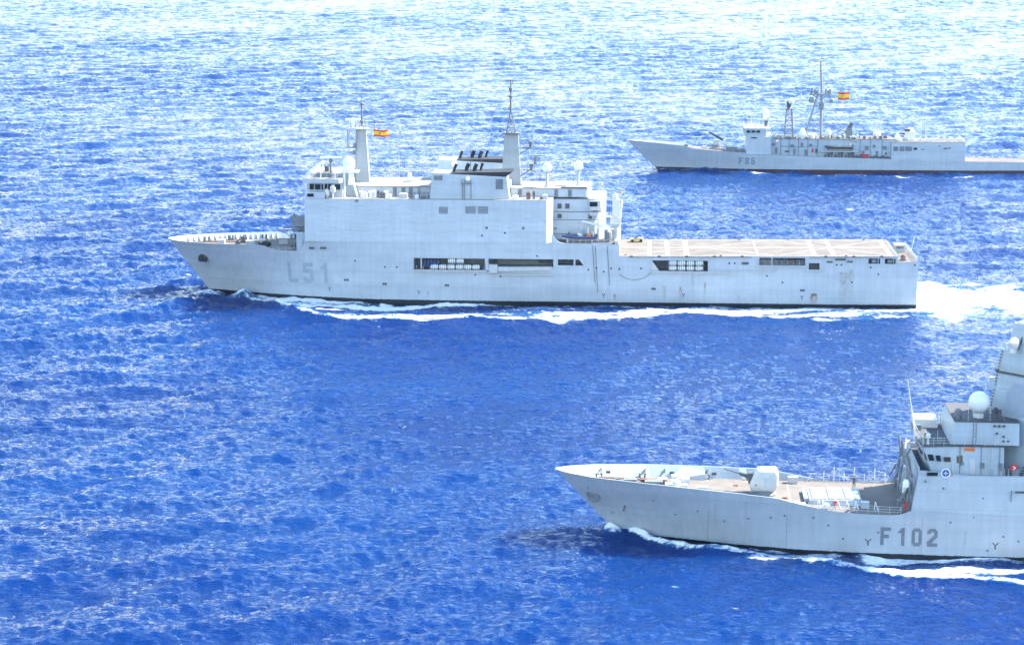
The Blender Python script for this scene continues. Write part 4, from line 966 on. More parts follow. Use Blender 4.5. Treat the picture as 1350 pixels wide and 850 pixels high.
MB().tube((60.8, -9.0, 8.2), (60.9, -8.6, 9.6), .08).build('drain_pipe', 'number', ss)
# clutter of gear on the front of the superstructure
mb = MB()
for (v, w) in ((-7.4, .16), (-6.6, .2), (-5.2, .14), (-3.8, .16), (3, .16), (6.5, .18)):
    mb.tube((47.2, v, 6.0), (47.9, v, 11.2), w); mb.tube((47.3, v, 9.2), (46.5, v + .4, 7.4), w * .7); mb.tube((47.8, v, 11.0), (47.6, v + .5, 13.2), w * .8)
for z in (7.2, 8.6, 10.2): mb.tube((47.2 + (z - 6) * .13, -7.8, z), (47.2 + (z - 6) * .13, 7.8, z), .1)
mb.path([(47.6, -7.9, 11.4), (46.9, -7.2, 13.6), (47.1, -5.2, 14.9), (47.9, -3.4, 14.9)], .2, 8); mb.path([(47.9, -7.7, 10.4), (46.8, -6.6, 12.9), (47.8, -5.8, 14.4)], .14, 8)
mb.box(46.2, 47.0, -6.9, -5.9, 6.4, 7.5); mb.box(46.6, 47.4, -8.0, -7.3, 6.2, 7.2); mb.box(46.9, 47.8, -5.5, -4.0, 8.2, 9.6)
fr = mb.build('replenishment_gear', 'louvre', aroot)
mb = MB().lathe((47.2, -7.3, 9.9), [(.1, -.5), (.42, -.4), (.48, .3), (.3, .6)], 12); mb.box(46.8, 47.3, -7.0, -6.4, 8.6, 9.5); mb.tube((46.9, -7.2, 12.4), (47.9, -6.6, 11.3), .14); mb.build('gear_box', 'white', fr)
mb = MB().box(47.0, 47.3, -8.15, -7.75, 6.5, 7.6); mb.build('fire_hose_box', 'red', fr, 0)
# bridge level
B0 = [(50.0, -3.0), (50.6, -6.9), (53.6, -7.1), (60, -7.1), (60, 7.1), (53.6, 7.1), (50.6, 6.9), (50.0, 3)]
B1 = [(49.0, -3.2), (49.3, -7.2), (53.4, -6.6), (60, -6.6), (60, 6.6), (53.4, 6.6), (49.3, 7.2), (49.0, 3.2)]
brd = MB().plan(B0, 11.24, 15.0, B1).build('bridge', 'grey', aroot, 0)
MB().plan([(48.9, -3.3), (49.2, -7.35), (53.4, -6.8), (61, -6.8), (61, 6.8), (53.4, 6.8), (49.2, 7.35), (48.9, 3.3)], 15.0, 15.16).build('bridge_roof', 'deckdark', brd, 0)
def wall(a0, a1, b0, b1, s0, s1, t0, t1, off=.05):
    """panel on a leaning wall: a0,a1 bottom ends, b0,b1 top ends; s along, t up"""
    a0, a1, b0, b1 = map(Vector, (a0, a1, b0, b1)); n = (a1 - a0).cross(b0 - a0).normalized()
    def p(s, t): return a0.lerp(a1, s).lerp(b0.lerp(b1, s), t)
    q = [p(s0, t0), p(s1, t0), p(s1 - .0, t1), p(s0 - .0, t1)]
    return [x - n * .05 for x in q], [x + n * off for x in q]
WA = ((50.6, -6.9, 11.24), (53.6, -7.1, 11.24), (49.3, -7.2, 15), (53.4, -6.6, 15))
WB = ((53.6, -7.1, 11.24), (60, -7.1, 11.24), (53.4, -6.6, 15), (60, -6.6, 15))
for (s0, s1, t0, t1, w) in ((.06, .25, .5, .72, WA), (.34, .50, .48, .68, WA), (.62, .86, .46, .62, WA), (.045, .095, .42, .66, WB), (.12, .165, .44, .68, WB)):
    MB().hexa(*wall(*w, s0, s1, t0, t1)).build('window', 'glass', brd, 0)
for i in range(7):
    v0, v1 = -3.0 + i * .86, -3.0 + i * .86 + .7
    MB().hexa(*wall((50, 3, 11.24), (50, -3, 11.24), (49, 3.2, 15), (49, -3.2, 15), i / 7 + .02, (i + 1) / 7 - .02, .5, .74)).build('window', 'glass', brd, 0)
for sd in (-1, 1):
    for i in range(3):
        a, b, c, d = (50.6, sd * 6.9, 11.24), (50, sd * 3, 11.24), (49.3, sd * 7.2, 15), (49, sd * 3.2, 15)
        w = (a, b, c, d) if sd > 0 else (b, a, d, c)
        MB().hexa(*wall(*w, i / 3 + .05, (i + 1) / 3 - .05, .5, .74)).build('window', 'glass', brd, 0)
MB().hexa(*wall(*WB, .30, .41, .02, .56, .06)).build('door', 'pale', brd, 0)
MB().hexa(*wall(*WA, .88, .98, .02, .5, .07)).build('door', 'pale', brd, 0)
mb = MB().hexa(*wall(*WB, .20, .42, .84, .95, .08)); mb.build('name_board', 'orange', brd, 0)
mb = MB()
for i in range(6): mb.hexa(*wall(*WB, .222 + i * .03, .238 + i * .03, .87, .92, .10))
mb.build('board_lettering', 'red', brd, 0)
mb = MB().ladder((58.0, -7.2, 11.3), (58.0, -6.75, 15.1), (.4, 0, 0), .04); mb.rail([(54, -7.75, 11.26), (60, -7.75, 11.26)], 1.0, 1.2, .035, 3); mb.rail([(60.5, -7.7, 11.26), (66, -7.7, 11.26)], 1.0, 1.2, .035, 3)
mb.rail([(49.3, -7.25, 15.16), (53.4, -6.7, 15.16), (58.8, -6.7, 15.16)], 1.05, 1.2, .035, 3); mb.rail([(49.2, -7.2, 15.16), (49.0, 0, 15.16), (49.2, 7.2, 15.16), (52, 7, 15.16)], 1.05, 1.2, .035, 3); mb.build('bridge_railing', 'pale', brd, 0)
MB().box(49.2, 52.4, 3.2, 6.8, 15.17, 16.35).build('lit_roof_box', 'cream', brd, 0)  # box added so its top shows as a sunlit panel
mb = MB()
for (u, v, r) in ((60.4, -7.2, .42), (61.6, -7.2, .42), (62.8, -7.2, .5)): mb.lathe((u, v, 11.26), [(r, 0), (r, 1.0), (r * .6, 1.2)], 10)
mb.build('wing_locker', 'dark', aroot)
sg = MB().lathe((61.2, -7.75, 12.5), [(.5, 0), (.5, -.08)], 20, 'y').build('round_sign', 'red', aroot)
mb = MB()
for s in (-1, 1): mb.tube((61.05, -7.86, 12.5 + s * .22), (61.4, -7.86, 12.5), .06, .06, 5)
mb.build('sign_chevron', 'white', sg)
MB().tube((61.2, -7.6, 11.26), (61.2, -7.6, 12.3), .06).build('sign_post', 'pale', aroot)
MB().tube((48.9, -1.5, 14.4), (48.5, -1.5, 17.2), .17, .12).tube((48.5, -1.5, 17.2), (47.6, -1.2, 22.9), .08, .03).build('whip_antenna', 'cream', aroot)
for (u, v, z0, z1) in ((50.2, 2, 15.2, 17.6), (52.9, 4.5, 15.2, 18.2), (51.4, -5, 15.2, 16.8), (55.3, -5.4, 18.2, 20), (58.2, -5.2, 18.2, 20.2), (39.6, 7.6, 5.9, 8.7)): MB().tube((u, v, z0), (u, v, z1), .04, .03).build('pole_antenna', 'pale', aroot)
for (u, v) in ((50.0, -6.3), (51.0, 5.0), (54.5, 3)): MB().lathe((u, v, 15.16), [(.2, 0), (.12, .8), (.32, .9), (.32, 1.4), (.1, 1.5)], 10).build('searchlight', 'cream', aroot)
mb = MB()
for u in (54.2, 57.0, 59.4): mb.tube((u, -7.14, 11.3), (u, -6.75, 15.0), .05, .05, 5)
mb.build('cable_run', 'number', aroot)
for (u, z, a, h) in ((56.9, 12.2, .5, .7), (59.3, 12.0, .45, .9), (54.3, 12.6, .35, .4)): MB().box(u, u + a, -7.3, -6.9, z, z + h).build('junction_box', 'louvre', brd, 0)
for (u, v) in ((49.4, -5.9), (50.2, -3.0), (49.6, 1.5), (51.6, -6.0)): MB().box(u - .3, u + .3, v - .25, v + .25, 15.17, 16.0).build('roof_locker', 'louvre', brd, 0)
mb = MB()
for u in frange(61, 70, 1.5): mb.box(u, u + .9, -7.9, -7.3, 11.26, 12.2)
mb.build('wing_cabinet', 'louvre', aroot, 0)
# upper house with radome
up = MB().plan([(53.0, -6.0), (62, -6.3), (62, 6.3), (53.0, 6.0)], 15.16, 18.1, [(53.6, -5.5), (62, -5.8), (62, 5.8), (53.6, 5.5)]).build('upper_house', 'grey', aroot, 0)
MB().plan([(53.5, -5.6), (62, -5.9), (62, 5.9), (53.5, 5.6)], 18.1, 18.22).build('upper_roof', 'deckdark', up, 0)
mb = MB().ladder((55.9, -6.15, 15.2), (56.0, -5.75, 18.2), (.4, 0, 0), .04); mb.rail([(53.7, -5.4, 18.22), (60, -5.7, 18.22)], 1.0, 1.1, .03, 3); mb.build('upper_railing', 'louvre', up, 0)
for (u, z) in ((58.6, 17.6), (59.2, 17.6), (59.8, 17.6), (58.9, 16.6), (59.8, 15.6), (60.4, 15.6), (59.8, 16.2)): MB().box(u, u + .28, -6.25, -5.8, z, z + .22).build('vent', 'dark', up, 0)
mb = MB().lathe((54.1, -4.4, 18.2), [(.3, 0), (.25, .5), (.48, .6), (.48, 1.3), (.2, 1.5)], 12); mb.box(53.7, 54.6, -4.0, -3.4, 18.2, 19.0); mb.build('director_sight', 'louvre', up)
rd = MB().lathe((57.0, -3.0, 18.2), [(.75, 0), (.75, .6), (.9, .8)], 14).build('radome_pedestal', 'white', up)
MB().ell((57.0, -3.0, 20.25), 1.42, 1.42, 1.5, 24, 14, -.78).build('radome', 'white', rd)
mb = MB()
for (u, v) in ((58.5, -4.6), (59.3, -4.6), (58.9, -3.6)): mb.box(u, u + .5, v, v + .4, 18.22, 19.6)
mb.build('electronics_cabinet', 'dark', up, 0)
# faceted mast with flat array panels
def octo(u0, u1, w, c): return [(u0, -w + c), (u0 + c, -w), (u1 - c, -w), (u1, -w + c), (u1, w - c), (u1 - c, w), (u0 + c, w), (u0, w - c)]
T0, T1 = octo(57.6, 76, 8.0, 7.4), octo(60.2, 72, 5.6, 5.0)
tw = MB().plan(T0, 11.24, 27.0, T1).build('faceted_mast', 'grey', aroot, 0)
def tower_pt(i, s, t):
    a, b = Vector((*T0[i], 11.24)), Vector((*T0[(i + 1) % 8], 11.24)); c_, d = Vector((*T1[i], 27.0)), Vector((*T1[(i + 1) % 8], 27.0))
    return a.lerp(b, s).lerp(c_.lerp(d, s), t)
for i in (0, 6, 4, 2):
    o = tower_pt(i, .5, .60); ex = (tower_pt(i, 1, .6) - tower_pt(i, 0, .6)).normalized(); ey = (tower_pt(i, .5, .8) - o).normalized(); n = ex.cross(ey).normalized()
    if n.dot(o - Vector((65, 0, o.z))) < 0: n = -n
    pts = [(-.9, -2.1), (.9, -2.1), (2.0, -1.0), (2.0, 1.0), (.9, 2.1), (-.9, 2.1), (-2.0, 1.0), (-2.0, -1.0)]
    P = [o + ex * a + ey * b for a, b in pts]
    MB().hexa([p - n * .05 for p in P], [p + n * .10 for p in P]).build('radar_array', 'numberpale', tw, 0)
mb = MB()
for t in frange(.46, .98, .026):
    p = tower_pt(7, .97, t); mb.box(p.x - .16, p.x + .06, p.y - .2, p.y + .2, p.z, p.z + .16)
mb.build('mast_rung', 'mast', tw, 0)
mb = MB().plan(octo(59.4, 72.6, 6.4, 5.7), 23.9, 24.15); mb.build('gallery', 'dark', tw, 0)
mb = MB(); G = octo(59.4, 72.6, 6.4, 5.7); mb.rail([(a, b, 24.15) for a, b in G] + [(*G[0], 24.15)], 1.0, 1.2, .035, 3); mb.build('gallery_railing', 'pale', tw, 0)
mb = MB().box(57.9, 58.6, -5.5, -4.9, 22.6, 24.2); mb.tube((58.3, -5.2, 22.8), (60.4, -4.4, 22.4), .08); mb.build('antenna_box', 'grey', tw, 0)
tp = MB().plan(octo(61, 71, 4.8, 4.2), 27.0, 30.6, octo(61.8, 70.2, 4.0, 3.5)).build('mast_upper_house', 'grey', tw, 0)
mb = MB().rail([(60.4, -1.6, 27.0), (63.8, -5.0, 27.0), (67, -5, 27.0)], 1, 1, .04, 3); mb.build('gallery_railing', 'pale', tp, 0)
mb = MB().lathe((61.3, -2.6, 27.0), [(.5, 0), (.4, .8)], 10); mb.tube((61.3, -2.6, 28.2), (60.6, -3.2, 28.5), .9, .2, 14); mb.build('fire_control_dish', 'cream', tp)
mb = MB().tube((64.5, 0, 30), (64.5, 0, 44), .6, .25, 10); mb.tube((64.5, -6, 33), (64.5, 6, 33), .16); mb.tube((64.5, -4, 37), (64.5, 4, 37), .12); mb.tube((62.0, -2.0, 27.2), (64.4, -.3, 34), .14); mb.lathe((64.5, 0, 44), [(.3, 0), (.9, .3), (.9, 1.4), (.2, 1.8)], 12); mb.build('pole_mast', 'dark', tp)
# what lies beyond the right edge of the photograph
MB().plan([(73, -7.0), (92, -7.0), (92, 7), (73, 7)], 11.24, 15.5, [(73, -6), (91, -6), (91, 6), (73, 6)]).build('midship_house', 'grey', aroot, 0)
MB().plan([(80, -3.5), (88, -3.5), (88, 3.5), (80, 3.5)], 15.5, 21, [(81, -2.8), (87.4, -2.8), (87.4, 2.8), (81, 2.8)]).build('funnel', 'grey', aroot, 0)
MB().plan([(98, -8.5), (118, -8.5), (118, 8.5), (98, 8.5)], 5.95, 11.0).build('hangar', 'grey', aroot, 0)
HA.deck(frange(97, 146, 4), lambda u: 5.82, .1).build('flight_deck', 'deck', aroot, 0)

# sailor on the frigate's deck
def person(P, yaw, label, J, shirt, parent_name='person'):
    root = thing('person', label, 'person', P, yaw)
    names = list(J); me = bpy.data.meshes.new('body')
    E = [('pelvis', 'belly'), ('belly', 'chest'), ('chest', 'neck'), ('neck', 'skull')]
    for s in 'lr': E += [('chest', 'sh' + s), ('sh' + s, 'el' + s), ('el' + s, 'wr' + s), ('wr' + s, 'ha' + s), ('pelvis', 'hp' + s), ('hp' + s, 'kn' + s), ('kn' + s, 'an' + s), ('an' + s, 'to' + s)]
    me.from_pydata([J[n][:3] for n in names], [(names.index(a), names.index(b)) for a, b in E], [])
    o = bpy.data.objects.new('body', me); COL.objects.link(o); o.parent = root
    sk = o.modifiers.new('skin', 'SKIN'); sv_ = me.skin_vertices
    if not sv_: me.attributes.new  # the modifier makes the layer
    lay_ = me.skin_vertices[0].data
    for i, n in enumerate(names):
        r = J[n][3]; lay_[i].radius = (r, r) if not isinstance(r, tuple) else r; lay_[i].use_root = (n == 'pelvis')
    ss_ = o.modifiers.new('smooth', 'SUBSURF'); ss_.levels = 2; ss_.render_levels = 2
    me.materials.append(M[shirt])
    return root, o
J = {'pelvis': (0, 0, .95, .15), 'belly': (0, 0, 1.12, .15), 'chest': (0, -.02, 1.35, .165), 'neck': (0, 0, 1.5, .065), 'skull': (0, .0, 1.58, .06)}
for s, k in (('l', -1), ('r', 1)):
    J['sh' + s] = (k * .21, 0, 1.42, .075); J['el' + s] = (k * .43, -.04, 1.22, .055); J['wr' + s] = (k * .50, -.22, 1.05, .04); J['ha' + s] = (k * .5, -.30, 1.0, .038)
    J['hp' + s] = (k * .1, 0, .88, .11); J['kn' + s] = (k * .13, -.02, .48, .075); J['an' + s] = (k * .14, .02, .09, .05); J['to' + s] = (k * .16, -.17, .05, .045)
pr, pb = person(PA.w(41.4, 4.9, ADZ(41.4)), PA.a, 'sailor in olive overalls standing behind the missile cells of frigate F102', J, 'olive')
mb = MB().ell((0, -.01, 1.69), .085, .105, .125, 14, 10); mb.ell((0, -.115, 1.675), .018, .03, .025, 8, 6)
for k in (-1, 1): mb.ell((k * .086, 0, 1.68), .015, .025, .035, 8, 6)
mb.build('head', 'skin', pr, 60)
MB().ell((0, .012, 1.715), .1, .118, .12, 14, 8, -.05).build('hair', 'hair', pr, 60)
for k in (-1, 1):
    mb = MB(); w = Vector((k * .5, -.28, 1.01)); mb.ell(w, .042, .06, .025, 10, 6)
    for j in range(4):
        b = w + Vector((-.03 + j * .02, -.05, 0)); m_ = b + Vector((0, -.035 - .006 * (j in (1, 2)), -.006)); mb.tube(b, m_, .010, .009, 6); mb.tube(m_, m_ + Vector((0, -.03, -.02)), .009, .007, 6)
    b = w + Vector((-k * .04, -.01, 0)); mb.tube(b, b + Vector((-k * .03, -.035, -.005)), .012, .009, 6); mb.tube(b + Vector((-k * .03, -.035, -.005)), b + Vector((-k * .03, -.065, -.012)), .009, .008, 6)
    mb.build('hand', 'skin', pr, 60)

# ================================================================== SHIP 3: the older frigate in the distance
HB = Hull(138,
    [(0, .2), (1, .9), (3, 1.8), (8, 3.3), (16, 5.0), (25, 6.2), (38, 6.9), (50, 7.1), (110, 7.0), (138, 6.0)],
    [(0, .08), (8, 1.2), (16, 2.6), (28, 4.4), (40, 5.6), (60, 6.7), (110, 6.7), (138, 5.4)],
    [(0, 9.9), (10, 9.15), (18.4, 8.4), (19.2, 8.1), (20.4, 7.6), (22, 7.35), (30, 6.9), (39.4, 6.35), (47.5, 5.85), (58, 5.3), (75, 4.95), (90, 4.6), (111, 4.0), (138, 3.6)],
    10.5, 9.9, 50.0, 1.5)
broot = thing('old_frigate', 'grey frigate F86 with lattice mast and red boot line, beyond the amphibious ship', 'warship', (PB.x, PB.y, 0), PB.a)
BU = sorted(set(frange(0, 24, 1) + frange(18, 22, .4) + frange(24, 138, 4)))
HB.shell(BU, [-2, 0, .6, 1.0, 1.8, 2.6, 3.4]).build('hull', 'bhull', broot, 30)
BDZ = lambda u: float(np.interp(u, [0, 18, 22, 39, 138], [8.9, 7.6, 7.25, 6.25, 3.5])) if u < 39 else HB.ztop(u) - .06
HB.deck(frange(.5, 138, 2.5), BDZ, .08).build('main_deck', 'deck', broot, 0)
us = [u for u in BU if u <= 22]; bw = HB.bulwark(us, BDZ, -1, .15); bw2 = HB.bulwark(us, BDZ, 1, .15)
k = len(bw.v); bw.v += bw2.v; bw.f += [tuple(i + k for i in f) for f in bw2.f]; bw.mi += bw2.mi
bw.build('bulwark', 'grey', broot, 0, normals=False)
mb = MB()
for sd in (-1, 1): mb.rail([HB.pt(u, BDZ(u), sd, -.2) for u in frange(22, 39, 2.4)], 1.05, 2.4, .035, 2)
mb.rail([HB.pt(u, BDZ(u), -1, -.2) for u in frange(47.8, 88, 4)], 1.05, 2, .03, 3); mb.rail([HB.pt(u, BDZ(u), 1, -.2) for u in frange(111.5, 137, 4)], 1.0, 2, .04, 3); mb.build('deck_railing', 'pale', broot, 0)
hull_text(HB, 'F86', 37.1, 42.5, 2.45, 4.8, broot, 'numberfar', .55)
for (u, v, a, b, c, m) in ((19.8, 2, 1.2, 1.2, .7, 'dark'), (23.5, -2, 2, 1.2, .5, 'cream'), (26, 2.5, 1.4, 1.4, .6, 'pale'), (35.6, -2.6, 1.2, 1, 1.0, 'louvre'), (33.5, 1, .8, .8, 1.4, 'grey'), (20.6, -4, 1.0, .8, .5, 'brown'), (16, -3, 1.2, .7, .5, 'pale')):
    MB().box(u - a / 2, u + a / 2, v - b / 2, v + b / 2, BDZ(u) - .05, BDZ(u) + c).build('deck_locker', m, broot, 0)
mb = MB().lathe((29.8, 0, 7.0), [(2.2, 0), (2.2, .3), (1.6, .4), (1.5, 1.5)], 18); la = mb.build('missile_launcher', 'louvre', broot)
mb = MB().box(28.9, 30.7, -.7, .7, 8.4, 10.0); mb.build('launcher_pedestal', 'pale', la, 0)
mb = MB().hexa([(27.2, -.3, 12.3), (31.8, -.3, 9.6), (31.8, .3, 9.6), (27.2, .3, 12.3)], [(27.6, -.3, 12.8), (32.2, -.3, 10.3), (32.2, .3, 10.3), (27.6, .3, 12.8)]); mb.build('launcher_arm', 'dark', la, 0)
mb = MB().box(33.3, 36.5, -2.4, 2.4, 6.5, 7.8); mb.build('magazine_house', 'louvre', broot, 0)
# forward block, flush with the side
f0 = [(39.5, -6.75), (47.6, -6.98), (47.6, 6.98), (39.5, 6.75)]
fb = MB().plan(f0, 5.9, 11.7, [(39.9, -6.5), (47.6, -6.6), (47.6, 6.6), (39.9, 6.5)]).build('superstructure', 'bhull', broot, 0)
MB().plan([(47.6, -5.5), (88, -5.6), (88, 5.6), (47.6, 5.5)], 4.9, 10.9).build('midship_house', 'grey', broot, 0)
MB().plan([(47.6, -5.7), (88, -5.8), (88, 5.8), (47.6, 5.7)], 10.9, 11.0).build('house_roof', 'deck', broot, 0)
hg = MB().plan([(87, -6.97), (111, -6.92), (111, 6.92), (87, 6.97)], 4.0, 10.1, [(87, -6.7), (110.9, -6.65), (110.9, 6.65), (87, 6.7)]).build('hangar', 'bhull', broot, 0)
MB().plan([(86.9, -6.75), (110.8, -6.7), (110.8, 6.7), (86.9, 6.75)], 10.1, 10.18).build('hangar_roof', 'deck', hg, 0)
for (u, a, z, h, m) in ((87.6, 1.5, 7.3, 1.5, 'louvre'), (89.6, 1.5, 7.3, 1.5, 'louvre'), (91.5, 2.1, 7.3, 1.5, 'louvre'), (94.2, 1.1, 7.7, .7, 'glass'), (96.6, 1.1, 7.8, .2, 'dark'), (104, 1, 8.1, .3, 'glass'), (105.4, .8, 8.2, .25, 'glass'), (102.4, .3, 8.9, .3, 'dark')):
    MB().box(u, u + a, -6.95, -6.74, z, z + h).build('louvre' if m == 'louvre' else 'window', m, hg, 0)
MB().plan([(47.6, -6.6), (48, -6.6), (48, 6.6), (47.6, 6.6)], 11.0, 11.9).build('bridge_wing', 'grey', broot, 0)
bb = MB().plan([(38.9, -3.5), (39.3, -5.8), (46, -5.9), (46, 5.9), (39.3, 5.8), (38.9, 3.5)], 11.7, 14.3).build('bridge', 'grey', broot, 0)
for i in range(3): MB().box(39.5 + i * 1.6, 40.7 + i * 1.6, -6.0, -5.84, 13.0, 13.7).build('window', 'glass', bb, 0)
MB().box(41.0, 42.8, -6.75, -6.5, 11.2, 11.55).build('window', 'glass', fb, 0)
for i in range(6): MB().box(38.8, 38.92, -3.3 + i * 1.12, -2.4 + i * 1.12, 13.0, 13.7).build('window', 'glass', bb, 0)
MB().plan([(38.8, -6.1), (47.5, -6.1), (47.5, 6.1), (38.8, 6.1)], 14.3, 14.5).build('bridge_roof', 'cream', bb, 0)
mb = MB().rail([(39, -6, 14.5), (47.4, -6, 14.5)], 1.0, 1.0, .05, 3); mb.rail([(39, -6, 14.5), (39, 6, 14.5)], 1, 1.5, .05, 3)
for (u, v, h) in ((40, -4, 2.4), (41.3, 2, 3.0), (42.4, -5, 1.8), (43.6, -3, 2.2), (44.5, -5.2, 1.4), (48.5, -5, 1.8), (49.6, -4.8, 1.2), (50.3, -5, 2.2)): mb.box(u - .3, u + .3, v - .3, v + .3, 14.5 if u < 47.4 else 11, (14.5 if u < 47.4 else 11) + h * .5); mb.tube((u, v, 14.5 if u < 47.4 else 11), (u, v, 14.5 + h if u < 47.4 else 11 + h), .12)
mb.build('bridge_railing', 'pale', bb, 0)
mb = MB().lathe((46.2, 0, 14.5), [(.9, 0), (.6, .4), (.55, 1.6), (.9, 2.0)], 12); pd = mb.build('radome_pedestal', 'dark', broot)
MB().ell((46.2, 0, 18.5), 1.15, 1.15, 1.75, 18, 12).build('radome', 'white', pd)
MB().ell((49.6, -5.9, 10.2), .5, .3, .5).build('satellite_dome', 'white', broot)
for u, h in ((58, 1.6), (64.9, 1.2)): MB().lathe((u, -3.5, 11), [(1.2, 0), (1.35, .8), (1.1, 2.2), (.5, 3.2), (.02, 3.5)], 14).build('satellite_dome', 'white', broot) if u < 60 else MB().lathe((66.4, -3.5, 11), [(.8, 0), (1.0, .8), (.9, 2.4), (.3, 3.0)], 12).build('satellite_dome', 'cream', broot)
MB().lathe((60.8, -4.3, 11), [(1.3, 0), (1.4, .5), (1.0, 1.4), (.3, 1.8)], 14).build('ventilator', 'cream', broot)
lm = MB().lattice([(52.3, -1.6, 11), (55.2, -1.6, 11), (55.2, 1.6, 11), (52.3, 1.6, 11)], [(52.9, -.9, 20.2), (54.6, -.9, 20.2), (54.6, .9, 20.2), (52.9, .9, 20.2)], 5, .2, .11).build('lattice_mast', 'mastfar', broot, 0)
mb = MB().box(52.2, 55.4, -1.5, 1.5, 20.2, 20.4); mb.lathe((53.6, 0, 20.4), [(.7, 0), (.5, .5), (.8, 1.0), (.8, 2.2), (.3, 2.6)], 12); mb.build('director_pedestal', 'dark', lm)
mb = MB().lathe((54.3, -.6, 23.0), [(.2, -1.0), (.8, -.7), (.9, .2), (.4, .9)], 14); mb.build('director_dish', 'white', lm)
mm = MB()
for (v) in (-1.2, 1.2): mm.tube((59.0, v, 11), (63.2, v * .5, 26), .24, .2)
mm.tube((64.4, 0, 11), (64.2, 0, 29), .46, .36, 10)
for k in range(5):
    f = (k + .6) / 5.2; p = Vector((59.0, 0, 11)).lerp(Vector((63.2, 0, 26)), f); w = 1.2 - .6 * f
    mm.tube((p.x, -w, p.z), (p.x, w, p.z), .09, .09, 5); mm.tube((p.x, w * (-1) ** k, p.z), (64.3, 0, p.z + 1.2), .08, .08, 5); mm.tube((p.x, 0, p.z), (64.3, 0, p.z), .09, .09, 5)
mst = mm.build('lattice_mainmast', 'mastfar', broot, 0)
mb = MB().tube((64.2, 0, 28), (63.7, 0, 36), .42, .22, 8); mb.box(63.2, 64.4, -.5, .5, 35.9, 36.2); mb.lathe((63.9, 0, 32.5), [(.2, 0), (.5, .1), (.5, .7), (.2, .8)], 8); mb.lathe((63.8, 0, 34.2), [(.2, 0), (.4, .1), (.4, .9), (.2, 1)], 8); mb.build('topmast', 'mastfar', mst)
mb = MB().box(60.2, 67.5, -1.1, 1.1, 25.05, 25.5); mb.tube((64, -5, 25.4), (64, 5, 25.4), .14); mb.rail([(60.5, -1, 25.45), (67.2, -1, 25.45)], 1.0, .8, .06, 2); mb.tube((61, 0, 25.2), (63.9, 0, 23.4), .14); mb.tube((66.8, 0, 25.2), (64.3, 0, 23.6), .14)
for (u, h) in ((60.9, 2.0), (61.9, 1.3), (62.6, 1.0), (65.6, 1.7), (66.4, 1.2), (67.0, 1.5)): mb.box(u - .3, u + .3, -.8, -.2, 25.45, 25.45 + h)
mb.build('mast_platform', 'mastfar', mst, 0)
mb = MB().box(60.6, 68.0, -.5, .5, 22.4, 22.6); mb.box(62.4, 65.8, -1.2, 1.2, 22.0, 22.2); mb.lathe((60.9, 0, 22.6), [(.8, 0), (1.0, .4), (.9, 1.3), (.3, 1.7)], 12); mb.lathe((67.6, 0, 22.6), [(.5, 0), (.7, .4), (.6, 1.1), (.2, 1.4)], 12); mb.lathe((64.3, 0, 20), [(.5, 0), (.8, .5), (.8, 2.0), (.5, 2.4)], 10); mb.build('lower_yard', 'mastfar', mst)
# midship details
for (u, a, z, h, m) in ((49, .8, 6.2, 2, 'louvre'), (52.2, 1.4, 6.6, .5, 'dark'), (55, .7, 5.7, 2, 'louvre'), (58.7, .8, 5.5, 2, 'louvre'), (61, .6, 6.6, 1.2, 'red'), (62.2, .7, 6.4, 1.4, 'dark'), (77.4, .9, 5.2, 2.0, 'louvre'), (82, .8, 5.1, 2.0, 'louvre'), (85, .6, 6, .6, 'dark')):
    MB().box(u, u + a, -5.72, -5.5, z, z + h).build('door' if h >= 2 else 'side_locker', m, broot, 0)
mb = MB()
for u in (50.8, 53.6, 56.6, 59.7, 62.9, 76.8, 80.2, 84): mb.tube((u, -5.7, 5.4), (u, -5.7, 10.9), .08, .08, 5)
mb.path([(50.8, -5.75, 8.6), (56.6, -5.75, 8.4), (62.9, -5.75, 8.6)], .07, 5); mb.build('side_pipe', 'louvre', broot)
MB().box(64.0, 76.0, -7.05, -5.7, 6.9, 7.2).build('boat_platform', 'pale', broot, 0)
mb = MB()
for u in (64.6, 68, 71.4, 75.2): mb.tube((u, -6.9, 4.9), (u, -6.9, 6.9), .1, .1, 6)
mb.build('platform_post', 'pale', broot)
mb = MB()
for i, u in enumerate(frange(65.2, 75, 1.1)): mb.box(u, u + .8, -5.95, -5.6, 5.0, 5.9 + .5 * (i % 3))
mb.build('stores_rack', 'dark', broot, 0)
b2 = thing('inflatable_boat', 'dark grey rigid inflatable boat slung on the side platform of frigate F86', 'boat', PB.w(69.8, -6.4, 7.75), PB.a)
boat_mesh(b2, 9.0, 2.6, .34, 'dark', 'louvre')
mb = MB()
for u in (66.4, 74.2):
    mb.tube((u, -5.4, 7.2), (u, -5.4, 11.4), .16); mb.tube((u, -5.4, 11.4), (u - .5, -6.9, 11.9), .14)
    mb.box(u - .3, u + .3, -6.9, -5.9, 7.2, 7.75)
mb.tube((66, -6.2, 11.7), (71, -6.6, 14.6), .12); mb.tube((71, -6.4, 11.2), (76, -6.4, 10.2), .12); mb.build('boat_davit', 'louvre', broot)
mb = MB()
for (u, v, s, h) in ((70.2, -4.4, 1.2, 1.1), (71.8, -4.0, .9, 1.7), (74.6, -4.4, 1.4, 1.2), (76.1, -3.6, .8, 1.6), (68.4, -3.2, 1.0, 1.8), (56, -4.6, .7, 1.2), (51.6, -4, .9, 1.5), (50, -3, .6, 1.0), (62.6, -4.5, .6, 1.2)): mb.box(u - s / 2, u + s / 2, v - s / 2, v + s / 2, 11, 11 + h * .7); mb.frus((u, v), s / 3, s / 3, 11 + h * .7, (u, v), s / 5, s / 5, 11 + h)
mb.build('roof_equipment', 'cream', broot, 0)
rq = random.Random(21); mb = MB()
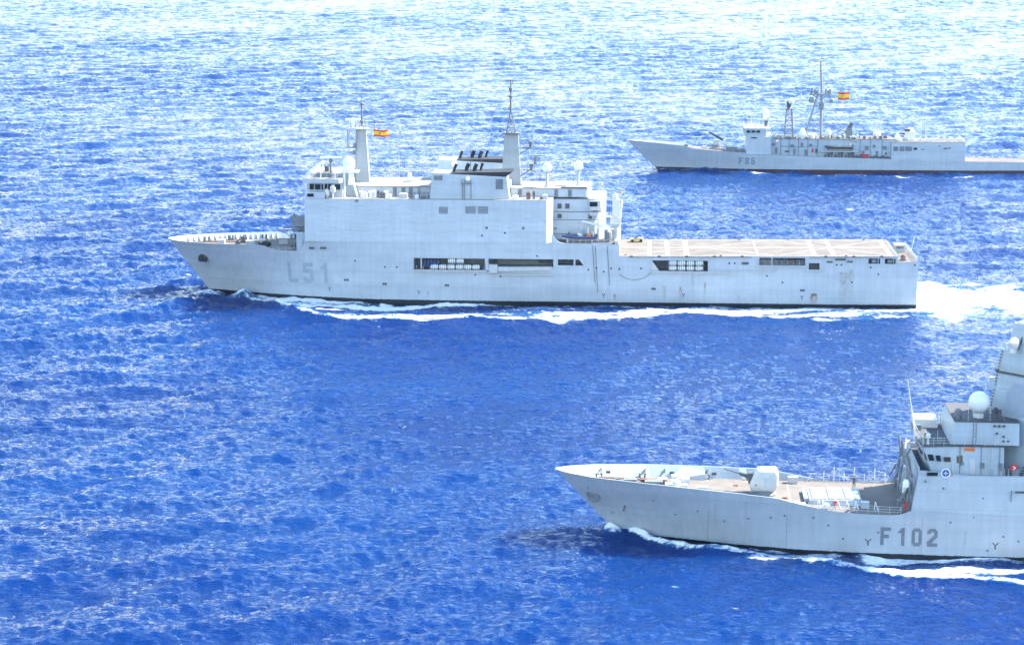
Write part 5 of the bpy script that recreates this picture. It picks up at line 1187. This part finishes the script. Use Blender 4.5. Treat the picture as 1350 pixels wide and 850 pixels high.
for i in range(22):
    u = 48.5 + i * 1.75; v = rq.uniform(-5.2, -1.5); h = rq.uniform(.6, 2.0); s_ = rq.uniform(.25, .6)
    mb.box(u - s_, u + s_, v - .4, v + .4, 11, 11 + h * .6); mb.tube((u, v, 11), (u + rq.uniform(-.3, .3), v, 11 + h), .11, .08, 5)
mb.build('roof_fitting', 'mast', broot, 0)
MB().rail([(47.8, -5.6, 11), (76, -5.7, 11)], 1.0, 1.6, .05, 2).build('roof_railing', 'louvre', broot, 0)
for (u, z, a, h) in ((48.0, 8.6, 1.0, 1.0), (54.0, 8.2, 1.2, .9), (57.4, 8.4, .7, 1.3), (60.2, 8.5, .9, .9), (78.4, 7.4, 1.2, 1.4), (81, 8.2, .8, 1.0), (84, 7.6, 1.5, 1.2)):
    MB().box(u, u + a, -5.74, -5.52, z, z + h).build('vent_panel', 'louvre', broot, 0)
g7 = MB().lathe((73.4, 0, 11), [(1.6, 0), (1.6, .4), (1.3, .6)], 16).build('gun', 'grey', broot)
mb = MB().hexa([(72.0, -1.1, 11.6), (74.8, -1.1, 11.6), (74.8, 1.1, 11.6), (72, 1.1, 11.6)], [(72.8, -.7, 14.2), (74.5, -.7, 14.2), (74.5, .7, 14.2), (72.8, .7, 14.2)]); mb.build('gun_house', 'louvre', g7, 0)
MB().tube((72.6, 0, 12.8), (68.4, 0, 14.6), .14, .1).build('gun_barrel', 'dark', g7)
mb = MB().hexa([(73.0, -.6, 14.2), (74.4, -.6, 14.2), (74.4, .6, 14.2), (73, .6, 14.2)], [(74.0, -.5, 16.0), (75, -.5, 15.8), (75, .5, 15.8), (74, .5, 16)]); mb.build('gun_director', 'dark', g7, 0)
MB().lathe((82.6, -2, 11), [(1.2, 0), (1.35, .4), (1.3, 1.7), (.9, 2.1), (.1, 2.2)], 16).build('satellite_dome', 'white', broot)
mb = MB().tube((84.4, -2, 11.4), (88, -2, 12.6), .12); mb.build('stowed_boom', 'grey', broot)
mb = MB().tube((74.3, -6.6, 5.3), (78, -6.6, 5.3), .5, .5, 10); mb.build('torpedo_tube', 'dark', broot)
lr = MB().box(76.8, 79.6, -6.9, -6.0, 5.0, 6.1).build('red_locker', 'red', broot, 0)
mb = MB()
for i in range(5): mb.box(80.0 + i * 1.3, 81 + i * 1.3, -6.8, -6.0, 4.8, 5.4 + .35 * (i % 2))
mb.build('side_equipment', 'dark', broot, 0)
# close-in gun and roof gear on the hangar
cw = MB().lathe((93.6, 0, 10.18), [(2.2, 0), (2.2, .5), (1.8, .7)], 18).build('close_in_gun', 'pale', broot)
mb = MB().box(92.0, 95.4, -1.5, 1.5, 10.8, 13.2); mb.frus((93.8, 0), 1.4, 1.2, 13.2, (94, 0), .8, .8, 14.2); mb.build('gun_house', 'cream', cw, 0)
mb = MB().box(91.9, 93.4, -1.6, 1.6, 13.2, 14.0); mb.tube((92.4, 0, 12.2), (90.2, 0, 12.5), .3, .2); mb.build('gun_sight', 'dark', cw)
mb = MB()
rr = random.Random(8)
for i in range(24):
    u = 88.4 + i * .93; v = rr.uniform(-5.8, 2); h = rr.uniform(.5, 1.7)
    mb.box(u - .3, u + .35, v - .3, v + .4, 10.18, 10.18 + h * .7); mb.tube((u, v, 10.18), (u, v, 10.18 + h), .1, .1, 5)
mb.build('roof_equipment', 'cream', hg, 0)
mb = MB().rail([(95.5, -6.6, 10.18), (110.7, -6.5, 10.18), (110.7, 6.5, 10.18)], 1.0, 1.1, .05, 3); mb.build('hangar_railing', 'cream', hg, 0)
for (u, z) in ((97, 16.5), (98.3, 17.2), (104.6, 13)): MB().tube((u, -3, 10.2), (u, -3, z), .07, .04).build('whip_antenna', 'grey', hg)
for (u, v) in ((90, 4), (89.4, -4.6)): MB().ell((u, v, 11.0), .8, .8, .9, 12, 8, -.7).build('satellite_dome', 'white', hg)
flag('ensign', 'red and yellow banded flag flying beside the lattice mast of frigate F86', PB.w(69.7, 0, 23.5), 3.7, 2.5, PB.a + R(2), 11, .22)
MB().path([(69.7, 0, 23.3), (69.6, 0, 26.0), (67.2, 0, 25.5)], .03, 4).build('flag_halyard', 'dark', broot)

# ================================================================== THE SEA
def sea_tile(N, L, seed, wind, V, lmin, lmax, rms, spread=5.0, soft=0.0):
    rng = np.random.default_rng(seed)
    k1 = np.fft.fftfreq(N, L / N) * 2 * np.pi; KX, KY = np.meshgrid(k1, k1, indexing='ij'); K = np.hypot(KX, KY); K[0, 0] = 1
    Lp = V * V / 9.81; P = np.exp(-1 / (K * Lp) ** 2) / K ** 4
    c = (KX * math.cos(wind) + KY * math.sin(wind)) / K
    P *= np.where(c > 0, c ** 2, .25 * c ** 2) ** (spread / 2) + .05
    P *= (K > 2 * np.pi / lmax) * (K < 2 * np.pi / lmin); P *= np.exp(-(K * soft) ** 2); P[0, 0] = 0
    A = (rng.normal(size=(N, N)) + 1j * rng.normal(size=(N, N))) * np.sqrt(P)
    h = np.fft.ifft2(A).real; s = rms / h.std()
    dx = np.fft.ifft2(A * (-1j) * KX / K).real * s; dy = np.fft.ifft2(A * (-1j) * KY / K).real * s
    return h * s, dx, dy
def samp(T, L, X, Y, ang):
    c, q = math.cos(ang), math.sin(ang); x = (X * c - Y * q) / L; y = (X * q + Y * c) / L
    N = T[0].shape[0]; fx = (x % 1) * N; fy = (y % 1) * N; i = fx.astype(int) % N; j = fy.astype(int) % N; a = fx - np.floor(fx); b = fy - np.floor(fy)
    i1, j1 = (i + 1) % N, (j + 1) % N
    out = [t[i, j] * (1 - a) * (1 - b) + t[i1, j] * a * (1 - b) + t[i, j1] * (1 - a) * b + t[i1, j1] * a * b for t in T]
    h, dx, dy = out[:3]
    return [h, dx * c + dy * q, -dx * q + dy * c] + out[3:]
WIND = R(106)
LA, LB = 337.0, 83.0
TA = sea_tile(1024, LA, 7, WIND, 6.4, 3.0, 90, .44, 2.4, .14)
TB = sea_tile(1024, LB, 8, WIND - .12, 3.0, .9, 3.4, .105, 4.0)
CH = .85
g = LA / 1024
Jx = np.gradient(TA[1], g, axis=0); Jy = np.gradient(TA[2], g, axis=1); Jxy = np.gradient(TA[1], g, axis=1)
jac = (1 + CH * Jx) * (1 + CH * Jy) - (CH * Jxy) ** 2
TA = list(TA) + [jac]

rr_ = [1, 60, 120, 170, 200]
r_ = 212.0
while r_ < 2700: rr_.append(r_); r_ += .42 * (r_ / 250) ** 1.05
rr_ += [2750, 2850, 3000, 3300, 3800, 4600, 6000, 8000, 11000, 16000, 25000]
rr_ = np.array(rr_)
fine = np.linspace(-R(17.5), R(17.5), 760); coarse = np.linspace(R(17.5), 2 * np.pi - R(17.5), 60)[1:-1]
th = np.concatenate([fine, coarse]); NT_, NR = len(th), len(rr_)
RRg, THg = np.meshgrid(rr_, th, indexing='ij')
X = (RRg * np.sin(THg)).ravel(); Y = (RRg * np.cos(THg)).ravel(); RR1 = RRg.ravel()
inside = (np.abs(((THg + np.pi) % (2 * np.pi)) - np.pi) <= R(17.6)).ravel()
wt = np.where(inside, 1.0, .35) * np.clip((RR1 - 150) / 60, 0, 1) * np.clip((2900 - RR1) / 300, 0.25, 1)
hA, xA, yA, jA = samp(TA, LA, X, Y, .0)
hB, xB, yB = samp(TB, LB, X, Y, .6)
gust = .72 + .28 * np.sin(X / 61 + 1.3 * np.sin(Y / 140)) * np.sin(Y / 97 + .7 * np.sin(X / 83))

def sstep(x, a, b):
    t = np.clip((x - a) / (b - a), 0, 1); return t * t * (3 - 2 * t)
def bell(x, w): return np.exp(-(x / w) ** 2)
foam = np.clip((.45 - jA) * 2.0, 0, .8) * sstep(gust, .62, .9) * .8
calm = np.ones_like(X); lift = np.zeros_like(X)
rng = np.random.default_rng(4)
def smooth1(x, s, seed):
    r = np.random.default_rng(seed); a = r.normal(size=4096); i = np.floor(x / s).astype(int); f = x / s - i; f = f * f * (3 - 2 * f)
    return a[i % 4096] * (1 - f) + a[(i + 1) % 4096] * f
def wake(P, edge, hb, spec):
    """foam and wave relief round one hull; edge: outer foam line (u, distance off centre line)"""
    global foam, calm, lift
    u, v = P.loc(X, Y); av = np.abs(v); near = (np.abs(u - 100) < 420) & (av < 160)
    e = np.interp(u, [a for a, b in edge], [b for a, b in edge]) + .5 * smooth1(u, 3.0, 1) + .9 * smooth1(u, 9, 2)
    h = np.interp(u, [a for a, b in hb], [b for a, b in hb])
    d = e - av                                        # >0 inside the line
    for (u0, u1, w, dens, rise) in spec['crest']:
        m = sstep(u, u0 - 2, u0 + 2) * (1 - sstep(u, u1 - 6, u1 + 4)); gap = .86 + .34 * smooth1(u, 5, 3)
        foam = np.maximum(foam, near * m * np.clip(gap, .2, 1.2) * dens * np.where(d > 0, bell(d, w), bell(d, w * .3)))
        lift = lift + near * m * rise * bell(d - .6, w * .9)
    for (u0, u1, dens) in spec['fill']:
        m = sstep(u, u0, u0 + 6) * (1 - sstep(u, u1 - 10, u1))
        t = np.clip((av - h) / np.maximum(e - h, 1), 0, 1)
        st = np.clip(.72 + .4 * smooth1(av + .12 * u, 1.6, 5) + .3 * smooth1(u + 3 * av, 11, 6), 0, 1.2)
        foam = np.maximum(foam, near * m * dens * st * ((d > 0) & (av > h - 1)) * (.8 + .2 * (1 - t)))
    for (u0, u1, dist, dens) in spec['skirt']:
        m = sstep(u, u0, u0 + 3) * (1 - sstep(u, u1 - 8, u1)); foam = np.maximum(foam, near * m * dens * bell(np.maximum(av - h, 0), dist) * np.clip(.6 + .5 * smooth1(u, 2.2, 9), 0, 1.2))
    for (uc, vc, ru, rv, dens, rise) in spec['blob']:
        b = np.exp(-((u - uc) / ru) ** 2 - ((av - vc) / rv) ** 2); foam = np.maximum(foam, near * dens * b); lift = lift + near * rise * b
    if 'stern' in spec:
        us, w0, grow, dens = spec['stern']; s = u - us
        w = w0 + grow * np.clip(s, 0, 400)
        m = sstep(s, -3, 1) * np.exp(-np.clip(s, 0, 1e4) / 150); st = np.clip(.95 + .25 * smooth1(v, 2.4, 12) + .2 * smooth1(u, 7, 13), .3, 1.4)
        we = w * (1 + .16 * smooth1(u, 9, 21) + .10 * smooth1(u, 3.1, 22))
        foam = np.maximum(foam, (av < 120) * m * dens * st * (1 - sstep(av, we * .55, we * 1.1)))
        lift = lift + (av < 60) * sstep(s, 0, 8) * np.exp(-np.clip(s, 0, 1e4) / 60) * .5 * bell(av, w * .6)
    calm = calm * (1 - .15 * near * ((u > 8) & (u < spec['L'] + 200)) * (1 - sstep(av - h, 4, spec['calm'])))

HBL = [(9, 0), (20, 4), (35, 9), (60, 12), (166, 12), (400, 12)]
wake(PL, [(14, 5.2), (17.5, 8), (23.4, 15), (29, 21.5), (34.7, 27), (40, 31), (55, 34), (71, 34), (90, 31.5), (100, 27.5), (116, 22), (132, 24), (148, 26.5), (165, 20), (200, 24), (330, 40)], HBL,
     dict(L=166, calm=75, crest=[(17, 60, 2.6, .95, 1.1), (62, 88, 2.2, .78, .5), (92, 102, 3, .9, .3), (112, 135, 2.2, .8, .25), (142, 166, 2.0, .7, .2)],
          fill=[(17, 80, 1.05), (60, 132, .78), (112, 190, .72)], skirt=[(16, 60, 4.0, .85), (55, 175, 3.0, .62)], blob=[(10.0, 4.5, 3.5, 2.2, .95, 1.3), (17.5, 6.8, 3, 1.8, 1.0, 1.6), (96, 26, 7, 4, .9, .1)], stern=(165.5, 24, .06, .85)))
HBA = [(8, 0), (14, 2.6), (22, 5), (32, 7), (46, 8.4), (60, 8.9), (146, 8)]
wake(PA, [(8.5, 1.2), (11.4, 2.0), (13.5, 3.9), (15.6, 5.9), (20.7, 9.1), (27.7, 11.6), (32.6, 10.2), (42.4, 13.9), (50.8, 18), (59, 20), (70, 22), (146, 34)], HBA,
     dict(L=146, calm=34, crest=[(10.0, 22, 1.3, 1.35, 1.25), (20, 29, 1.0, 1.1, .7), (31.5, 70, 1.2, 1.0, .6), (70, 146, 2, .9, .4)], fill=[(22, 44, .62), (38, 140, .8)], skirt=[(18, 46, 1.4, .55), (44, 150, 2.5, .5)], blob=[(8.2, 1.5, 1.3, 1.1, 1.4, 1.6), (28.5, 10.2, 3.2, .9, .7, .2), (36, 11.0, 4, .8, .7, .2)], stern=(146, 14, .05, 1.1)))
HBB = [(10, 0), (20, 3), (40, 5.7), (60, 6.8), (138, 6.5)]
wake(PB, [(10, 1), (20, 5), (40, 10), (70, 13), (138, 20)], HBB,
     dict(L=138, calm=45, crest=[(13, 48, 1.2, .85, .5), (60, 120, 1.6, .75, .2)], fill=[(48, 120, .36)], skirt=[(12, 138, 1.3, .55)], blob=[(12, 1.5, 2, 1.2, .8, .6), (37.5, 6.3, 1.2, .6, 1.2, .8), (39.5, 6.3, .9, .6, 1.1, .6)], stern=(138, 10, .05, .9)))
# scattered small breaking crests
for i in range(22):
    y = 240 + 1500 * rng.random() ** 1.6; x = y * math.tan(R(15)) * rng.uniform(-1, 1); a = rng.uniform(.18, .4) * (1 + y / 1200); lw = rng.uniform(1.5, 4) * a
    q = (np.abs(X - x) < 4 * lw) & (np.abs(Y - y) < 4 * a)
    foam[q] = np.maximum(foam[q], .85 * np.exp(-((X[q] - x) / lw) ** 2 - ((Y[q] - y + .25 * (X[q] - x)) / a) ** 2))

Z = wt * calm * gust * (hA + hB) + lift
X2 = X - CH * wt * calm * gust * (xA + .8 * xB); Y2 = Y - CH * wt * calm * gust * (yA + .8 * yB)
i = np.arange(NR - 1)[:, None] * NT_; j = np.arange(NT_)[None, :]; j1 = (j + 1) % NT_
quads = np.stack([i + j, i + j1, i + NT_ + j1, i + NT_ + j], -1).reshape(-1, 4)[:, ::-1]
me = bpy.data.meshes.new('sea'); nv = len(X)
me.vertices.add(nv); me.vertices.foreach_set('co', np.stack([X2, Y2, Z], 1).astype(np.float32).ravel())
nf = len(quads); me.loops.add(nf * 4); me.loops.foreach_set('vertex_index', quads.astype(np.int32).ravel())
me.polygons.add(nf); me.polygons.foreach_set('loop_start', np.arange(0, nf * 4, 4, dtype=np.int32))
me.update(calc_edges=True); me.polygons.foreach_set('use_smooth', np.ones(nf, bool))
at = me.attributes.new('foam', 'FLOAT', 'POINT'); at.data.foreach_set('value', foam.astype(np.float32))
sea = bpy.data.objects.new('sea', me); COL.objects.link(sea); sea['kind'] = 'structure'

n = NT('sea_water')
fa = n.t.nodes.new('ShaderNodeAttribute'); fa.attribute_name = 'foam'
n1 = n.noise(.55, 5, (.4, 1, 1), .65); n2 = n.noise(2.4, 5, (.5, 1, 1), .68)
br = n.math('ADD', n.math('MULTIPLY', n1, .5), n.math('MULTIPLY', n2, .5))
msk = n.math('SUBTRACT', fa.outputs['Fac'], n.remap(br, .34, .66, 0.12, .98))
msk = n.remap(msk, -.04, .36, 0, .95)
hue = n.remap(n.noise(.012, 3), .35, .65, 0, 1)
deep = n.mix(hue, (0.0, 0.0160, 0.098), (0.0, 0.026, 0.124))
aer = n.mix(n.remap(fa.outputs['Fac'], .3, 1.0, 0, .8), deep, (0.03, 0.18, 0.36))
n.t.links.new(aer, n.b.inputs['Base Color'])
n.b.inputs['Roughness'].default_value = .05
n.b.inputs['Specular Tint'].default_value = (.58, .84, 1.0, 1); n.b.inputs['IOR'].default_value = 1.32
n.b.subsurface_method = 'BURLEY'; n.b.inputs['Subsurface Weight'].default_value = 1.0; n.b.inputs['Subsurface Radius'].default_value = (.5, 1.2, 2.0); n.b.inputs['Subsurface Scale'].default_value = 5.0
w0 = n.noise(.22, 3, (.4, 1, 1), .6); w1 = n.noise(1.15, 4, (.34, 1, 1), .62); w2 = n.noise(4.0, 3, (.4, 1, 1), .55)
bn = n.bump(w0, 1.0, .15); bn = n.bump(w1, 1.0, 1.05, bn); bn = n.bump(w2, 1.0, .10, bn)
n.t.links.new(bn, n.b.inputs['Normal'])
fb_ = n.t.nodes.new('ShaderNodeBsdfPrincipled'); fb_.inputs['Base Color'].default_value = (.82, .84, .85, 1); fb_.inputs['Roughness'].default_value = .8
n.t.links.new(n.bump(n2, .6, .3), fb_.inputs['Normal'])
ms = n.t.nodes.new('ShaderNodeMixShader'); n.t.links.new(msk, ms.inputs[0]); n.t.links.new(n.b.outputs[0], ms.inputs[1]); n.t.links.new(fb_.outputs[0], ms.inputs[2]); n.t.links.new(ms.outputs[0], n.out.inputs[0])
me.materials.append(n.m)

# ------------------------------------------------------------------ sea air
hz = bpy.data.meshes.new('haze'); bm = bmesh.new(); bmesh.ops.create_cube(bm, size=1.0)
for v in bm.verts: v.co = (v.co.x * 9000, 1500 + v.co.y * 5000, -5 + (v.co.z + .5) * 110)
bm.to_mesh(hz); bm.free(); ho = bpy.data.objects.new('haze', hz); COL.objects.link(ho); ho['kind'] = 'stuff'
hm = bpy.data.materials.new('haze_air'); hm.use_nodes = True; hm.node_tree.nodes.clear()
hv = hm.node_tree.nodes.new('ShaderNodeVolumePrincipled'); hv.inputs['Color'].default_value = (.45, .70, 1.0, 1); hv.inputs['Density'].default_value = 0.00002; hv.inputs['Anisotropy'].default_value = .2
hout = hm.node_tree.nodes.new('ShaderNodeOutputMaterial'); hm.node_tree.links.new(hv.outputs[0], hout.inputs['Volume']); hz.materials.append(hm)
